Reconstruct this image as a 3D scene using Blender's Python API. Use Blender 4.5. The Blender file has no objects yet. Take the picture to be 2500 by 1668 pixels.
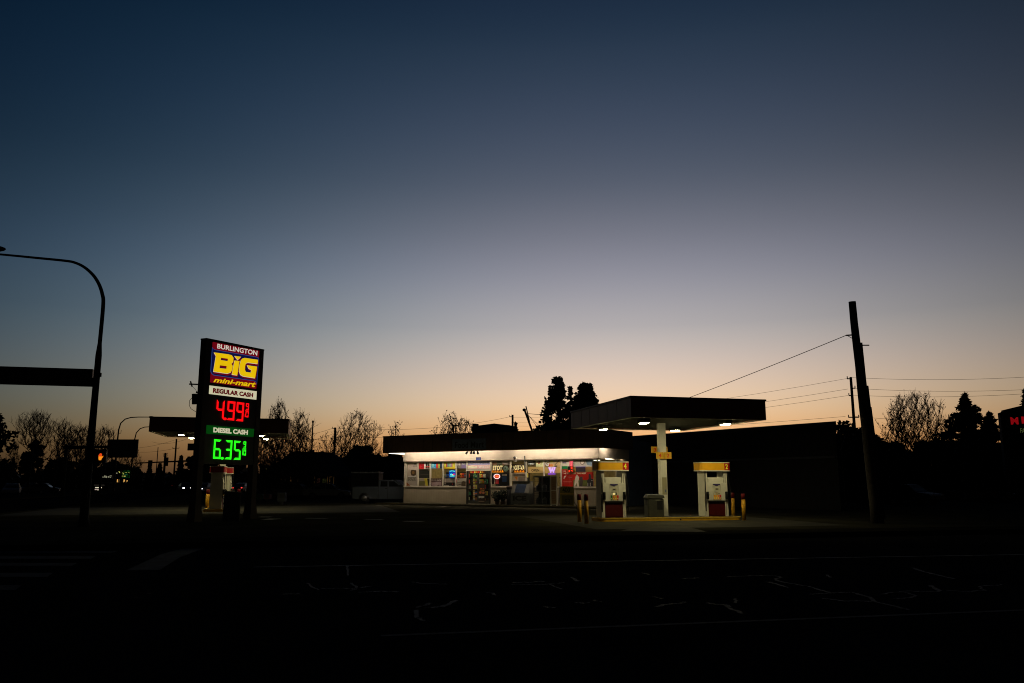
import bpy, math, random
from mathutils import Vector, Matrix
R = random.Random(7)
S = bpy.context.scene
COL = S.collection
rad = math.radians
# ------------------------------------------------------------------ camera
F = 28/36*2500; T = math.atan(340/F); H = 1.7
cam_d = bpy.data.cameras.new('camera'); cam_d.lens = 28; cam_d.sensor_width = 36
cam_d.clip_end = 4000; cam_d.clip_start = .1
cam = bpy.data.objects.new('camera', cam_d); COL.objects.link(cam)
cam.location = (0, 0, H); cam.rotation_euler = (math.pi/2+T, 0, 0)
S.camera = cam

def ray(u, v):
    x = (u-1250)/F; y = (834-v)/F
    return Vector((x, math.cos(T)-y*math.sin(T), math.sin(T)+y*math.cos(T)))
def gp(u, v, z=0.0):
    d = ray(u, v); return Vector((0, 0, H))+d*((z-H)/d.z)
def at(u, v, Y):
    d = ray(u, v); return Vector((0, 0, H))+d*(Y/d.y)

class Plane:                                  # a vertical plane through p0 along angle a
    def __init__(s, p0, a):
        s.p0 = Vector((p0[0], p0[1], 0)); s.a = a
        s.dx = Vector((math.cos(a), math.sin(a), 0)); s.n = Vector((-s.dx.y, s.dx.x, 0))
    def hit(s, u, v, off=0):
        d = ray(u, v); o = Vector((0, 0, H))
        t = (s.p0+s.n*off-o).dot(s.n)/d.dot(s.n); return o+d*t
    def sz(s, u, v, off=0):
        p = s.hit(u, v, off); return (p-s.p0).dot(s.dx), p.z

# ------------------------------------------------------------------ materials
def srgb(r, g, b):
    f = lambda c: (c/255/12.92) if c/255 <= .04045 else ((c/255+.055)/1.055)**2.4
    return (f(r), f(g), f(b))
MATS = {}
def mat(name, col, rough=.7, metal=0, var=.25, scale=6, bump=0, spec=.3, detail=6):
    if name in MATS: return MATS[name]
    m = bpy.data.materials.new(name); m.use_nodes = True
    nt = m.node_tree; b = nt.nodes['Principled BSDF']
    b.inputs['Roughness'].default_value = rough; b.inputs['Metallic'].default_value = metal
    b.inputs['Specular IOR Level'].default_value = spec
    tc = nt.nodes.new('ShaderNodeTexCoord'); n = nt.nodes.new('ShaderNodeTexNoise')
    n.inputs['Scale'].default_value = scale; n.inputs['Detail'].default_value = detail
    nt.links.new(tc.outputs['Object'], n.inputs['Vector'])
    mr = nt.nodes.new('ShaderNodeMapRange')
    mr.inputs['From Min'].default_value = .3; mr.inputs['From Max'].default_value = .7
    mr.inputs['To Min'].default_value = 1-var; mr.inputs['To Max'].default_value = 1+var
    nt.links.new(n.outputs['Fac'], mr.inputs['Value'])
    mx = nt.nodes.new('ShaderNodeVectorMath'); mx.operation = 'SCALE'
    mx.inputs[0].default_value = col
    nt.links.new(mr.outputs['Result'], mx.inputs['Scale'])
    nt.links.new(mx.outputs['Vector'], b.inputs['Base Color'])
    if bump:
        bp = nt.nodes.new('ShaderNodeBump'); bp.inputs['Strength'].default_value = bump
        bp.inputs['Distance'].default_value = .02
        n2 = nt.nodes.new('ShaderNodeTexNoise'); n2.inputs['Scale'].default_value = scale*12
        n2.inputs['Detail'].default_value = 8
        nt.links.new(tc.outputs['Object'], n2.inputs['Vector'])
        nt.links.new(n2.outputs['Fac'], bp.inputs['Height'])
        nt.links.new(bp.outputs['Normal'], b.inputs['Normal'])
    MATS[name] = m; return m
def emis(name, col, strength=1, var=0):
    if name in MATS: return MATS[name]
    m = bpy.data.materials.new(name); m.use_nodes = True
    nt = m.node_tree; nt.nodes.remove(nt.nodes['Principled BSDF'])
    e = nt.nodes.new('ShaderNodeEmission'); e.inputs['Color'].default_value = (*col, 1)
    e.inputs['Strength'].default_value = strength
    if var:                                   # uneven tubes behind a translucent face
        tc = nt.nodes.new('ShaderNodeTexCoord'); n = nt.nodes.new('ShaderNodeTexNoise')
        n.inputs['Scale'].default_value = 1.6
        nt.links.new(tc.outputs['Object'], n.inputs['Vector'])
        mr = nt.nodes.new('ShaderNodeMapRange')
        mr.inputs['To Min'].default_value = strength*(1-var); mr.inputs['To Max'].default_value = strength*(1+var)
        nt.links.new(n.outputs['Fac'], mr.inputs['Value']); nt.links.new(mr.outputs['Result'], e.inputs['Strength'])
    nt.links.new(e.outputs[0], nt.nodes['Material Output'].inputs['Surface'])
    MATS[name] = m; return m
def glassmat(name, tint=(.96, .975, .97), refl=.08):
    if name in MATS: return MATS[name]
    m = bpy.data.materials.new(name); m.use_nodes = True
    nt = m.node_tree; nt.nodes.remove(nt.nodes['Principled BSDF'])
    t = nt.nodes.new('ShaderNodeBsdfTransparent'); t.inputs['Color'].default_value = (*tint, 1)
    g = nt.nodes.new('ShaderNodeBsdfGlossy'); g.inputs['Roughness'].default_value = .03
    lw = nt.nodes.new('ShaderNodeLayerWeight'); lw.inputs['Blend'].default_value = .5
    pw = nt.nodes.new('ShaderNodeMath'); pw.operation = 'POWER'; pw.inputs[1].default_value = 5
    nt.links.new(lw.outputs['Facing'], pw.inputs[0])
    fr = nt.nodes.new('ShaderNodeMath'); fr.operation = 'MULTIPLY_ADD'; fr.inputs[1].default_value = .9; fr.inputs[2].default_value = .03
    nt.links.new(pw.outputs[0], fr.inputs[0])
    mx = nt.nodes.new('ShaderNodeMixShader')
    nt.links.new(fr.outputs[0], mx.inputs[0]); nt.links.new(t.outputs[0], mx.inputs[1]); nt.links.new(g.outputs[0], mx.inputs[2])
    nt.links.new(mx.outputs[0], nt.nodes['Material Output'].inputs['Surface'])
    MATS[name] = m; return m
def C(r, g, b, k=1.0):                        # a matt printed colour, given as it is printed
    n = 'print_%d_%d_%d' % (r, g, b)
    c = tuple(min(.85, q*2.5) for q in srgb(r, g, b))   # printed colour in full light
    return mat(n, c, rough=.6, var=.06, scale=3)

M_DARKMETAL = mat('dark_metal', (.012, .013, .015), .8, 0, .2, spec=.08)
M_GALV = mat('galvanised_steel', (.06, .062, .065), .5, .6, .25, 8)
M_WOODPOLE = mat('weathered_pole_wood', (.03, .024, .02), .9, 0, .4, 9, .4)
M_WIRE = mat('wire_black', (.01, .01, .01), .8, 0, .1)
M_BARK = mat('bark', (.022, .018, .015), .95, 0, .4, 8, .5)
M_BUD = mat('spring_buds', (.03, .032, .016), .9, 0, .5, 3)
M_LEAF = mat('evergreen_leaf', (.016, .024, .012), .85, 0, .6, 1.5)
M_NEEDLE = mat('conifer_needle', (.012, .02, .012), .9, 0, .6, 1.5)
M_WHITE = mat('white_enamel', (.62, .60, .54), .45, 0, .08, 4)
M_CREAM = mat('cream_wall', (.50, .44, .36), .7, 0, .06, 2.5)
M_LOWER = mat('lower_panelling', (.38, .32, .235), .75, 0, .10, 1.2)
M_TRIM = mat('cream_trim', (.60, .55, .46), .6, 0, .06, 4)
M_FASCIA = mat('brown_fascia', (.10, .056, .030), .75, 0, .2, 3)
M_CANFASCIA = mat('maroon_canopy_fascia', (.13, .046, .022), .45, 0, .15, 3)
M_SOFFIT = mat('canopy_soffit', (.085, .082, .062), .8, 0, .12, 2, spec=.05)
M_YELLOW = mat('yellow_paint', (.62, .33, .012), .5, 0, .15, 5)
M_YELLOWPOST = mat('worn_yellow_paint', (.55, .28, .012), .55, 0, .3, 9)
M_RED = mat('red_paint', (.13, .004, .006), .5, 0, .15, 5)
M_DKRED = mat('dark_red_panel', (.06, .0016, .003), .55, 0, .12, 5)
M_BLACK = mat('black_rubber', (.008, .008, .009), .6, 0, .2, 8)
M_BLACKPANEL = mat('black_panel', (.006, .006, .007), .4, 0, .1, 6)
M_GREY = mat('grey_plastic', (.042, .042, .034), .55, 0, .15, 6)
M_DKGREY = mat('dark_grey', (.02, .02, .021), .75, 0, .2, 6, spec=.1)
M_GLASS = glassmat('clear_glass')
M_CARGLASS = mat('car_glass', (.006, .007, .009), .18, 0, .1, 3, spec=.12)
M_CONC = mat('concrete', (.034, .0312, .0216), .9, 0, .22, .9, .25, .05)
M_CONCL = mat('pale_concrete', (.044, .040, .028), .9, 0, .2, 1.2, .25, .05)
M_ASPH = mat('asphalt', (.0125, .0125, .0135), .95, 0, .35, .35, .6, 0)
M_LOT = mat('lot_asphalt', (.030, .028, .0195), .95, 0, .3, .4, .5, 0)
M_KERB = mat('kerb_concrete', (.010, .0095, .008), .95, 0, .25, 2, .3, 0)
M_LINE = mat('road_paint', (.16, .155, .145), .85, 0, .45, 3, spec=.05)
M_SEAL = mat('crack_sealant', (.018, .018, .0187), .7, 0, .3, 4, spec=.04)
M_SIDEWALL = mat('blue_grey_wall', (.12, .165, .27), .85, 0, .2, 1.5, spec=.08)

# ------------------------------------------------------------------ mesh builder
TXT = {}
def text_geo(s, bold=0.0, shear=0.0):
    k = (s, bold, shear)
    if k in TXT: return TXT[k]
    cu = bpy.data.curves.new('text', 'FONT'); cu.body = s; cu.size = 1; cu.offset = bold; cu.shear = shear
    cu.resolution_u = 3
    o = bpy.data.objects.new('text', cu); COL.objects.link(o)
    dg = bpy.context.evaluated_depsgraph_get(); dg.update()
    me = bpy.data.meshes.new_from_object(o.evaluated_get(dg))
    V = [(v.co.x, v.co.y) for v in me.vertices]; P = [tuple(p.vertices) for p in me.polygons]
    bpy.data.objects.remove(o); bpy.data.curves.remove(cu); bpy.data.meshes.remove(me)
    x0 = min(a[0] for a in V); x1 = max(a[0] for a in V); y0 = min(a[1] for a in V); y1 = max(a[1] for a in V)
    V = [((a-x0)/(x1-x0), (b-y0)/(y1-y0)) for a, b in V]
    TXT[k] = (V, P); return TXT[k]

class MB:
    def __init__(s): s.v = []; s.f = []; s.m = []; s.mats = []; s.smooth = []
    def mi(s, m):
        if m not in s.mats: s.mats.append(m)
        return s.mats.index(m)
    def add(s, V, P, m, smooth=False):
        n = len(s.v); s.v += [tuple(a) for a in V]; k = s.mi(m)
        for p in P: s.f.append(tuple(i+n for i in p)); s.m.append(k); s.smooth.append(smooth)
    def box(s, x0, y0, z0, x1, y1, z1, m):
        V = [(x, y, z) for z in (z0, z1) for y in (y0, y1) for x in (x0, x1)]
        s.add(V, [(0, 2, 3, 1), (4, 5, 7, 6), (0, 1, 5, 4), (2, 6, 7, 3), (0, 4, 6, 2), (1, 3, 7, 5)], m)
    def cbox(s, x0, y0, z0, x1, y1, z1, m, c=.02):   # box with chamfered vertical edges and top
        c = min(c, abs(x1-x0)*.4, abs(y1-y0)*.4)
        P = [(x0+c, y0), (x1-c, y0), (x1, y0+c), (x1, y1-c), (x1-c, y1), (x0+c, y1), (x0, y1-c), (x0, y0+c)]
        cx, cy = (x0+x1)/2, (y0+y1)/2
        k = lambda p: (cx+(p[0]-cx)*(1-2*c/abs(x1-x0)), cy+(p[1]-cy)*(1-2*c/abs(y1-y0)))
        V = [(*p, z0) for p in P]+[(*p, z1-c) for p in P]+[(*k(p), z1) for p in P]
        fs = [tuple(range(7, -1, -1)), tuple(range(16, 24))]
        for r in (0, 8):
            for i in range(8): fs.append((r+i, r+(i+1) % 8, r+8+(i+1) % 8, r+8+i))
        s.add(V, fs, m)
    def prism(s, poly, y0, y1, m):            # (x,z) outline between two depths
        n = len(poly); V = [(x, y0, z) for x, z in poly]+[(x, y1, z) for x, z in poly]
        s.add(V, [tuple(range(n)), tuple(range(2*n-1, n-1, -1))]+[(i, n+i, n+(i+1) % n, (i+1) % n) for i in range(n)], m)
    def slab(s, poly, z0, z1, m):             # (x,y) outline between two heights
        n = len(poly); V = [(x, y, z0) for x, y in poly]+[(x, y, z1) for x, y in poly]
        s.add(V, [tuple(range(n-1, -1, -1)), tuple(range(n, 2*n))]+[(i, (i+1) % n, n+(i+1) % n, n+i) for i in range(n)], m)
    def flat(s, pts, m): s.add(pts, [tuple(range(len(pts)))], m)
    def tube(s, path, rr, m, n=8, cap=True):
        path = [Vector(p) for p in path]
        if not isinstance(rr, (list, tuple)): rr = [rr]*len(path)
        V = []; P = []; up = None
        for i, p in enumerate(path):
            d = (path[min(i+1, len(path)-1)]-path[max(i-1, 0)])
            d = d.normalized() if d.length > 1e-9 else Vector((0, 0, 1))
            if up is None:
                up = d.orthogonal().normalized()
            up = (up-d*up.dot(d)); up = up.normalized() if up.length > 1e-6 else d.orthogonal().normalized()
            w = d.cross(up)
            for k in range(n):
                a = 2*math.pi*k/n; V.append(p+(up*math.cos(a)+w*math.sin(a))*rr[i])
        L = len(path)
        for i in range(L-1):
            for k in range(n): P.append((i*n+k, i*n+(k+1) % n, (i+1)*n+(k+1) % n, (i+1)*n+k))
        if cap: P.append(tuple(range(n-1, -1, -1))); P.append(tuple(range((L-1)*n, L*n)))
        s.add(V, P, m, n > 5)
    def ell(s, c, r, m, nu=12, nv=8):
        V = []; P = []
        for j in range(nv+1):
            t = math.pi*j/nv
            for i in range(nu):
                a = 2*math.pi*i/nu
                V.append((c[0]+r[0]*math.sin(t)*math.cos(a), c[1]+r[1]*math.sin(t)*math.sin(a), c[2]+r[2]*math.cos(t)))
        for j in range(nv):
            for i in range(nu): P.append((j*nu+i, (j+1)*nu+i, (j+1)*nu+(i+1) % nu, j*nu+(i+1) % nu))
        s.add(V, P, m, True)
    def text(s, t, x0, z0, x1, z1, y, m, bold=0.012, shear=0, rows=None):
        V, P = text_geo(t, bold, shear)
        s.add([(x0+(x1-x0)*a, y, z0+(z1-z0)*b) for a, b in V], P, m)
    def text4(s, t, TL, TR, BR, BL, y, m, bold=0.012, shear=0):
        V, P = text_geo(t, bold, shear)
        def bl(a, b):
            bx = BL[0]+(BR[0]-BL[0])*a, BL[1]+(BR[1]-BL[1])*a
            tx = TL[0]+(TR[0]-TL[0])*a, TL[1]+(TR[1]-TL[1])*a
            return (bx[0]+(tx[0]-bx[0])*b, y, bx[1]+(tx[1]-bx[1])*b)
        s.add([bl(a, b) for a, b in V], P, m)
    def build(s, name, parent=None, loc=None, rz=0):
        me = bpy.data.meshes.new(name); me.from_pydata(s.v, [], s.f)
        for m in s.mats: me.materials.append(m)
        me.polygons.foreach_set('material_index', s.m); me.polygons.foreach_set('use_smooth', s.smooth)
        me.update()
        o = bpy.data.objects.new(name, me); COL.objects.link(o)
        if parent: o.parent = parent
        if loc is not None: o.location = loc; o.rotation_euler = (0, 0, rz)
        return o

def tag(o, label, cat=None, group=None, kind=None):
    if label: o['label'] = label
    if cat: o['category'] = cat
    if group: o['group'] = group
    if kind: o['kind'] = kind
    return o
def thing(name, label, cat, loc=(0, 0, 0), rz=0, group=None):
    o = bpy.data.objects.new(name, None); COL.objects.link(o); o.empty_display_size = .2
    o.location = loc; o.rotation_euler = (0, 0, rz); return tag(o, label, cat, group)
def structure(name, mb, label=None):
    o = mb.build(name); o['kind'] = 'structure'
    if label: o['label'] = label
    return o

def ellipse(cx, cz, rx, rz, n=24, a0=0, a1=360):
    return [(cx+rx*math.cos(rad(a0+(a1-a0)*i/n)), cz+rz*math.sin(rad(a0+(a1-a0)*i/n))) for i in range(n + (0 if a1-a0 == 360 else 1))]
def ring(mb, cx, cz, rx, rz, w, y0, y1, m, n=28):
    o = ellipse(cx, cz, rx, rz, n); i = ellipse(cx, cz, rx-w, rz-w, n)
    for k in range(n):
        j = (k+1) % n
        mb.prism([o[k], o[j], i[j], i[k]], y0, y1, m)

SEG = {'0': 'abcdef', '1': 'bc', '2': 'abged', '3': 'abgcd', '4': 'fgbc', '5': 'afgcd', '6': 'afgcde', '9': 'abfgcd', '8': 'abcdefg', '-': 'g', '_': 'd'}
def seg_digit(mb, ch, x0, z0, x1, z1, y, t, m, lean=0):
    zm = (z0+z1)/2; h = t/2; g = t*.0
    sh = lambda p: (p[0]+lean*(p[1]-z0)/(z1-z0), p[1])
    q = {'a': [(x0, z1), (x1, z1), (x1-t, z1-t), (x0+t, z1-t)],
         'd': [(x0, z0), (x0+t, z0+t), (x1-t, z0+t), (x1, z0)],
         'g': [(x0+h, zm), (x0+t, zm+h), (x1-t, zm+h), (x1-h, zm), (x1-t, zm-h), (x0+t, zm-h)],
         'f': [(x0, z1-g), (x0+t, z1-t), (x0+t, zm+h), (x0, zm)],
         'b': [(x1, z1-g), (x1, zm), (x1-t, zm+h), (x1-t, z1-t)],
         'e': [(x0, z0+g), (x0, zm), (x0+t, zm-h), (x0+t, z0+t)],
         'c': [(x1, z0+g), (x1-t, z0+t), (x1-t, zm-h), (x1, zm)]}
    for sname in SEG[ch]: mb.prism([sh(p) for p in q[sname]], y, y-.012, m)

# ------------------------------------------------------------------ sky
W = bpy.data.worlds.new("World"); S.world = W; W.use_nodes = True
nt = W.node_tree; bg = nt.nodes['Background']
def N(t, **k):
    n = nt.nodes.new(t)
    for a, b in k.items(): setattr(n, a, b)
    return n
def math_node(op, a, b=None):
    n = N('ShaderNodeMath', operation=op)
    for i, x in enumerate((a, b)):
        if x is None: continue
        if isinstance(x, (int, float)): n.inputs[i].default_value = x
        else: nt.links.new(x, n.inputs[i])
    return n.outputs[0]
tc = N('ShaderNodeTexCoord'); sp = N('ShaderNodeSeparateXYZ'); nt.links.new(tc.outputs['Generated'], sp.inputs[0])
el = math_node('MULTIPLY', math_node('ARCSINE', sp.outputs['Z']), 180/math.pi)
az = math_node('MULTIPLY', math_node('ARCTAN2', sp.outputs['X'], sp.outputs['Y']), 180/math.pi)
SKY = [(0, (112, 82, 62)), (1.2, (186, 124, 72)), (2.5, (226, 159, 96)), (3.6, (232, 179, 124)), (5.05, (231, 196, 157)), (6.5, (221, 194, 169)), (8, (205, 186, 173)),
       (9.45, (187, 176, 170)), (10.9, (170, 165, 165)), (14.15, (139, 139, 151)), (17.4, (111, 113, 125)), (21.1, (78, 86, 101)), (25.3, (58, 69, 88)), (29.8, (39, 55, 74)), (33, (28, 44, 65)), (45, (19, 33, 53)), (90, (8, 16, 30))]
SKY = [(a, tuple(min(255, q*(1.055 if 2 < a < 26 else 1.0)) for q in c)) for a, c in SKY]
rp = N('ShaderNodeValToRGB'); e_ = rp.color_ramp.elements
rp.color_ramp.interpolation = 'B_SPLINE'
while len(e_) < len(SKY): e_.new(.5)
for i, (a, c) in enumerate(SKY):
    e_[i].position = a/90; e_[i].color = (*srgb(*c), 1)
nt.links.new(math_node('DIVIDE', el, 90), rp.inputs[0])
AZ0 = 7.0
d = math_node('MULTIPLY', math_node('SUBTRACT', az, AZ0), math_node('COSINE', math_node('DIVIDE', el, 180/math.pi)))
dl = math_node('MINIMUM', d, 0); dr = math_node('MAXIMUM', d, 0)
dr2 = math_node('MULTIPLY', dr, dr); dl2 = math_node('MULTIPLY', dl, dl)
cx = N('ShaderNodeCombineXYZ')
for i_, (sg_, ke_, sr_) in enumerate(((26.6, -.12, 29.0), (28.6, .08, 29.8), (30.8, .17, 30.0))):  # the glow loses its red first on the left
    sl_ = math_node('ADD', math_node('MULTIPLY', el, ke_), sg_)
    q_ = math_node('EXPONENT', math_node('MULTIPLY', math_node('ADD', math_node('DIVIDE', dl2, math_node('MULTIPLY', sl_, sl_)), math_node('DIVIDE', dr2, sr_*sr_)), -1))
    nt.links.new(math_node('ADD', math_node('MULTIPLY', q_, .975), .025), cx.inputs[i_])
vm = N('ShaderNodeVectorMath', operation='MULTIPLY'); nt.links.new(rp.outputs[0], vm.inputs[0]); nt.links.new(cx.outputs[0], vm.inputs[1])
# the physical twilight sky (sun already below the horizon) adds the last of the scattered light
st = N('ShaderNodeTexSky', sky_type='NISHITA'); st.sun_disc = False
st.sun_elevation = rad(-3.0); st.sun_rotation = rad(7)
vs = N('ShaderNodeVectorMath', operation='SCALE'); nt.links.new(st.outputs[0], vs.inputs[0]); vs.inputs['Scale'].default_value = .003
va = N('ShaderNodeVectorMath', operation='ADD'); nt.links.new(vm.outputs[0], va.inputs[0]); nt.links.new(vs.outputs[0], va.inputs[1])
nt.links.new(va.outputs[0], bg.inputs['Color']); bg.inputs['Strength'].default_value = 1.0

# ------------------------------------------------------------------ ground, road, forecourt
GA = rad(14.3)                                # the street runs this way
E1 = Vector((math.cos(GA), math.sin(GA), 0)); E2 = Vector((-math.sin(GA), math.cos(GA), 0))
RZ = -.13
mb = MB(); mb.flat([(-900, -300, RZ-.02), (900, -300, RZ-.02), (900, 1500, RZ-.02), (-900, 1500, RZ-.02)], mat('dark_soil', (.006, .0055, .005), .95, 0, .4, .2, .4, 0))
structure('ground', mb)
KA = math.atan2(4.12, 18.13); KD = Vector((math.cos(KA), math.sin(KA), 0)); KN = Vector((-KD.y, KD.x, 0))
K0 = gp(1250, 1313)
def kp(s, n, z=0): p = K0+KD*s+KN*n; return (p.x, p.y, z)
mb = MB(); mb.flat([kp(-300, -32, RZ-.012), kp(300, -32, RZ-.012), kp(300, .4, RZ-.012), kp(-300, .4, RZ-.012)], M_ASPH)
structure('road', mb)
# corner of the lot, rounded, and the side street to the left of it
cs = -15.0
arc = []
for i in range(13):
    a = rad(90*i/12); r = 7.5
    arc.append(kp(cs-r*math.sin(a), r-r*math.cos(a))[:2])
lot = [kp(260, 0)[:2], kp(260, 160)[:2], kp(cs-7.5, 160)[:2]]+arc[::-1]
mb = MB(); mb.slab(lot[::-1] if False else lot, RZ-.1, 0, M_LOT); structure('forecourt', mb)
mb = MB(); mb.flat([kp(cs-7.6-13, -3, RZ-.006), kp(cs-7.6+8, -3, RZ-.006), kp(cs-7.6+.1, 160, RZ-.006), kp(cs-7.6-13, 160, RZ-.006)], M_ASPH)
structure('side_street', mb)
mb = MB(); mb.slab([kp(cs-120, 4)[:2], kp(cs-21, 4)[:2], kp(cs-21, 160)[:2], kp(cs-120, 160)[:2]], RZ-.1, .0, M_LOT); structure('pavement', mb)
# kerb and pavement along the street
def strip(pts, w, z, m):
    mb = MB(); V = []; n = len(pts)
    for i, p in enumerate(pts):
        p = Vector(p); a = Vector(pts[max(i-1, 0)]); b = Vector(pts[min(i+1, n-1)]); d = (b-a).normalized()
        V.append(p); V.append(p+Vector((-d.y, d.x, 0))*w)
    mb.add([(v.x, v.y, z) for v in V]+[(v.x, v.y, RZ-.08) for v in V], [(2*i, 2*i+2, 2*i+3, 2*i+1) for i in range(n-1)]+[(2*n+2*i, 2*n+2*i+2, 2*i+2, 2*i) for i in range(n-1)], m)
    return mb
kpts = [Vector((*p, 0)) for p in arc[::-1]]+[Vector(kp(-13+i*3, 0)) for i in range(0, 90)]
structure('kerb', strip([p-KN*.01 for p in kpts], .17, .012, M_KERB))
mb = MB(); mb.flat([kp(cs+2, .17, .004), kp(250, .17, .004), kp(250, 1.9, .004), kp(cs+2, 1.9, .004)], mat('pavement_concrete', (.017, .016, .012), .95, 0, .25, 1.3, .3, 0)); structure('sidewalk', mb)
A_ = [gp(1515, 1297), gp(1728, 1300), gp(1668, 1284), gp(1560, 1286)]
mb = MB(); mb.flat([(p.x, p.y, .009) for p in A_], M_CONCL); structure('driveway_apron', mb)
# concrete pads below the canopies and pale bays on the lot
def pad(c, w, d, z=.005, m=M_CONC):
    mb = MB(); P = [c+E1*a+E2*b for a, b in ((-w, -d), (w, -d), (w, d), (-w, d))]
    mb.flat([(p.x, p.y, z) for p in P], m); return mb
CC = Vector((6.66, 35.72, 0)); LC = Vector((-17.35, 48.4, 0))
structure('concrete_pad', pad(CC, 5.2, 5.6)); structure('concrete_pad', pad(LC, 10, 6.2))
for (u, v, u2, th) in ((625, 1263.2, 655, .5), (634, 1269, 664, .9), (742, 1266.3, 793, .45), (885, 1269, 930, .45), (981, 1274, 1030, .5), (1060, 1238.6, 1066, 1.6), (915, 1235, 948, .3)):
    a = gp(u, v); b = gp(u2, v+(u2-u)*.012)
    mb = MB(); n = (b-a).normalized(); n = Vector((-n.y, n.x, 0))*th
    mb.flat([(a.x, a.y, .009), (b.x, b.y, .009), (b.x+n.x, b.y+n.y, .009), (a.x+n.x, a.y+n.y, .009)], mat('bay_paint', (.20, .19, .17), .85, 0, .5, 2, spec=.05)); structure('bay_marking', mb)
def rline(u0, v0, u1, v1, w, name, m=M_LINE, z=RZ-.004):
    a = gp(u0, v0, z); b = gp(u1, v1, z); n = (b-a).normalized(); n = Vector((-n.y, n.x, 0))*w/2
    mb = MB(); mb.flat([(p.x, p.y, z) for p in (a-n, b-n, b+n, a+n)], m); return structure(name, mb)
rline(620, 1384.5, 2560, 1353, .11, 'lane_line'); rline(930, 1552, 2560, 1487, .10, 'lane_line', mat('worn_road_paint', (.035, .038, .042), .9, 0, .5, 4, spec=.04))
CW = mat('crosswalk_paint', (.026, .029, .036), .9, 0, .45, 2.5, spec=.04)
mb = MB(); mb.flat([(p.x, p.y, RZ-.004) for p in [gp(308, 1392, RZ), gp(390, 1391, RZ), gp(440, 1360, RZ), gp(522, 1330, RZ), gp(482, 1330, RZ), gp(395, 1352, RZ)]], CW); structure('turn_marking', mb)
for (v0, v1, u0, u1) in ((1345, 1349, 0, 290), (1357, 1364, -10, 235), (1374, 1381, -10, 190), (1398, 1408, -10, 130), (1428, 1440, -10, 52)):
    P = [gp(u0-60, v0, RZ), gp(u1, v0, RZ), gp(u1-14, v1, RZ), gp(u0-74, v1, RZ)]
    mb = MB(); mb.flat([(p.x, p.y, RZ-.004) for p in P], CW); structure('crosswalk_bar', mb)
mb = MB(); P = [gp(1000, 1590, RZ), gp(1880, 1562, RZ), gp(1990, 1535, RZ), gp(1040, 1560, RZ)]  # sheen of the asphalt below the lane line, painted as a flat bluish band
mb.flat([(p.x, p.y, RZ-.008) for p in P], mat('asphalt_sheen_tone', (.0085, .009, .011), .9, 0, .2, .8, spec=.0)); structure('road_tone_patch', mb)
mb = MB(); P = [gp(1885, 1343, RZ), gp(1990, 1342, RZ), gp(1985, 1336, RZ), gp(1900, 1337, RZ)]
mb.flat([(p.x, p.y, RZ-.008) for p in P], mat('pale_patch', (.014, .014, .016), .9, 0, .3, .8, spec=.0)); structure('road_tone_patch', mb)
# tar snakes: wandering lines of crack sealant
z5 = lambda x, y: (x/1.88, 1280+y/1.88); z6_ = lambda x, y: (1250+x/1.88, 1280+y/1.88)
SN = [[z6_(*p) for p in s_] for s_ in (
    [(985, 240), (1100, 236), (1200, 235), (1240, 242), (1205, 252), (1240, 265), (1360, 285), (1470, 315), (1560, 312), (1640, 333), (1660, 352), (1740, 370), (1820, 392)],
    [(1180, 265), (1270, 290)], [(1370, 320), (1470, 317)], [(1420, 338), (1530, 352), (1660, 353)], [(1700, 320), (1790, 308), (1850, 325), (1840, 336), (1750, 342)],
    [(1790, 305), (1900, 308), (1960, 308), (1920, 280)], [(1995, 303), (2100, 308), (2165, 302), (2150, 285), (2250, 276)], [(1840, 200), (1890, 217), (2030, 250)], [(1440, 230), (1465, 245)],
    [(650, 333), (690, 342)], [(660, 376), (775, 360), (790, 355)], [(900, 362), (985, 370), (1000, 385), (1060, 408)], [(1030, 340), (1025, 360)], [(160, 272), (230, 298)], [(270, 240), (300, 262)],
    [(0, 275), (170, 275), (240, 268)], [(285, 360), (355, 360)], [(370, 347), (400, 356)], [(595, 222), (630, 231)], [(780, 248), (860, 246)], [(140, 376), (195, 383)], [(0, 268), (150, 262)])]
SN += [[z5(*p) for p in s_] for s_ in (
    [(1910, 380), (1950, 372), (1975, 360)], [(1950, 382), (2030, 377), (2095, 348)], [(1905, 393), (1915, 425), (1945, 442)], [(1410, 270), (1465, 302)], [(1475, 294), (1600, 295), (1640, 292), (1710, 284)], [(1610, 268), (1640, 292), (1615, 304)],
    [(1650, 312), (1740, 307), (1830, 310)], [(1890, 265), (1960, 272), (2050, 275)], [(1590, 190), (1598, 235)], [(1300, 320), (1375, 318)], [(2240, 310), (2280, 325)], [(620, 338), (655, 335)], [(685, 318), (705, 316)])]
mb = MB()
for s_ in SN:
    pts = [gp(u, v, RZ) for u, v in s_]; L = []
    for i in range(len(pts)-1):
        for k in range(6):
            t = k/6; q = pts[i].lerp(pts[i+1], t); L.append(q+Vector((R.uniform(-.02, .02), R.uniform(-.05, .05), 0)))
    L.append(pts[-1]); w0 = R.uniform(.022, .04)
    for i in range(len(L)-1):
        d = (L[i+1]-L[i]).normalized(); n = Vector((-d.y, d.x, 0)); w = w0*R.uniform(.7, 1.3)
        mb.flat([(p.x, p.y, RZ-.002) for p in (L[i]-n*w, L[i+1]-n*w, L[i+1]+n*w, L[i]+n*w)], M_SEAL)
o = mb.build('crack_sealant'); o['kind'] = 'structure'

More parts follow.
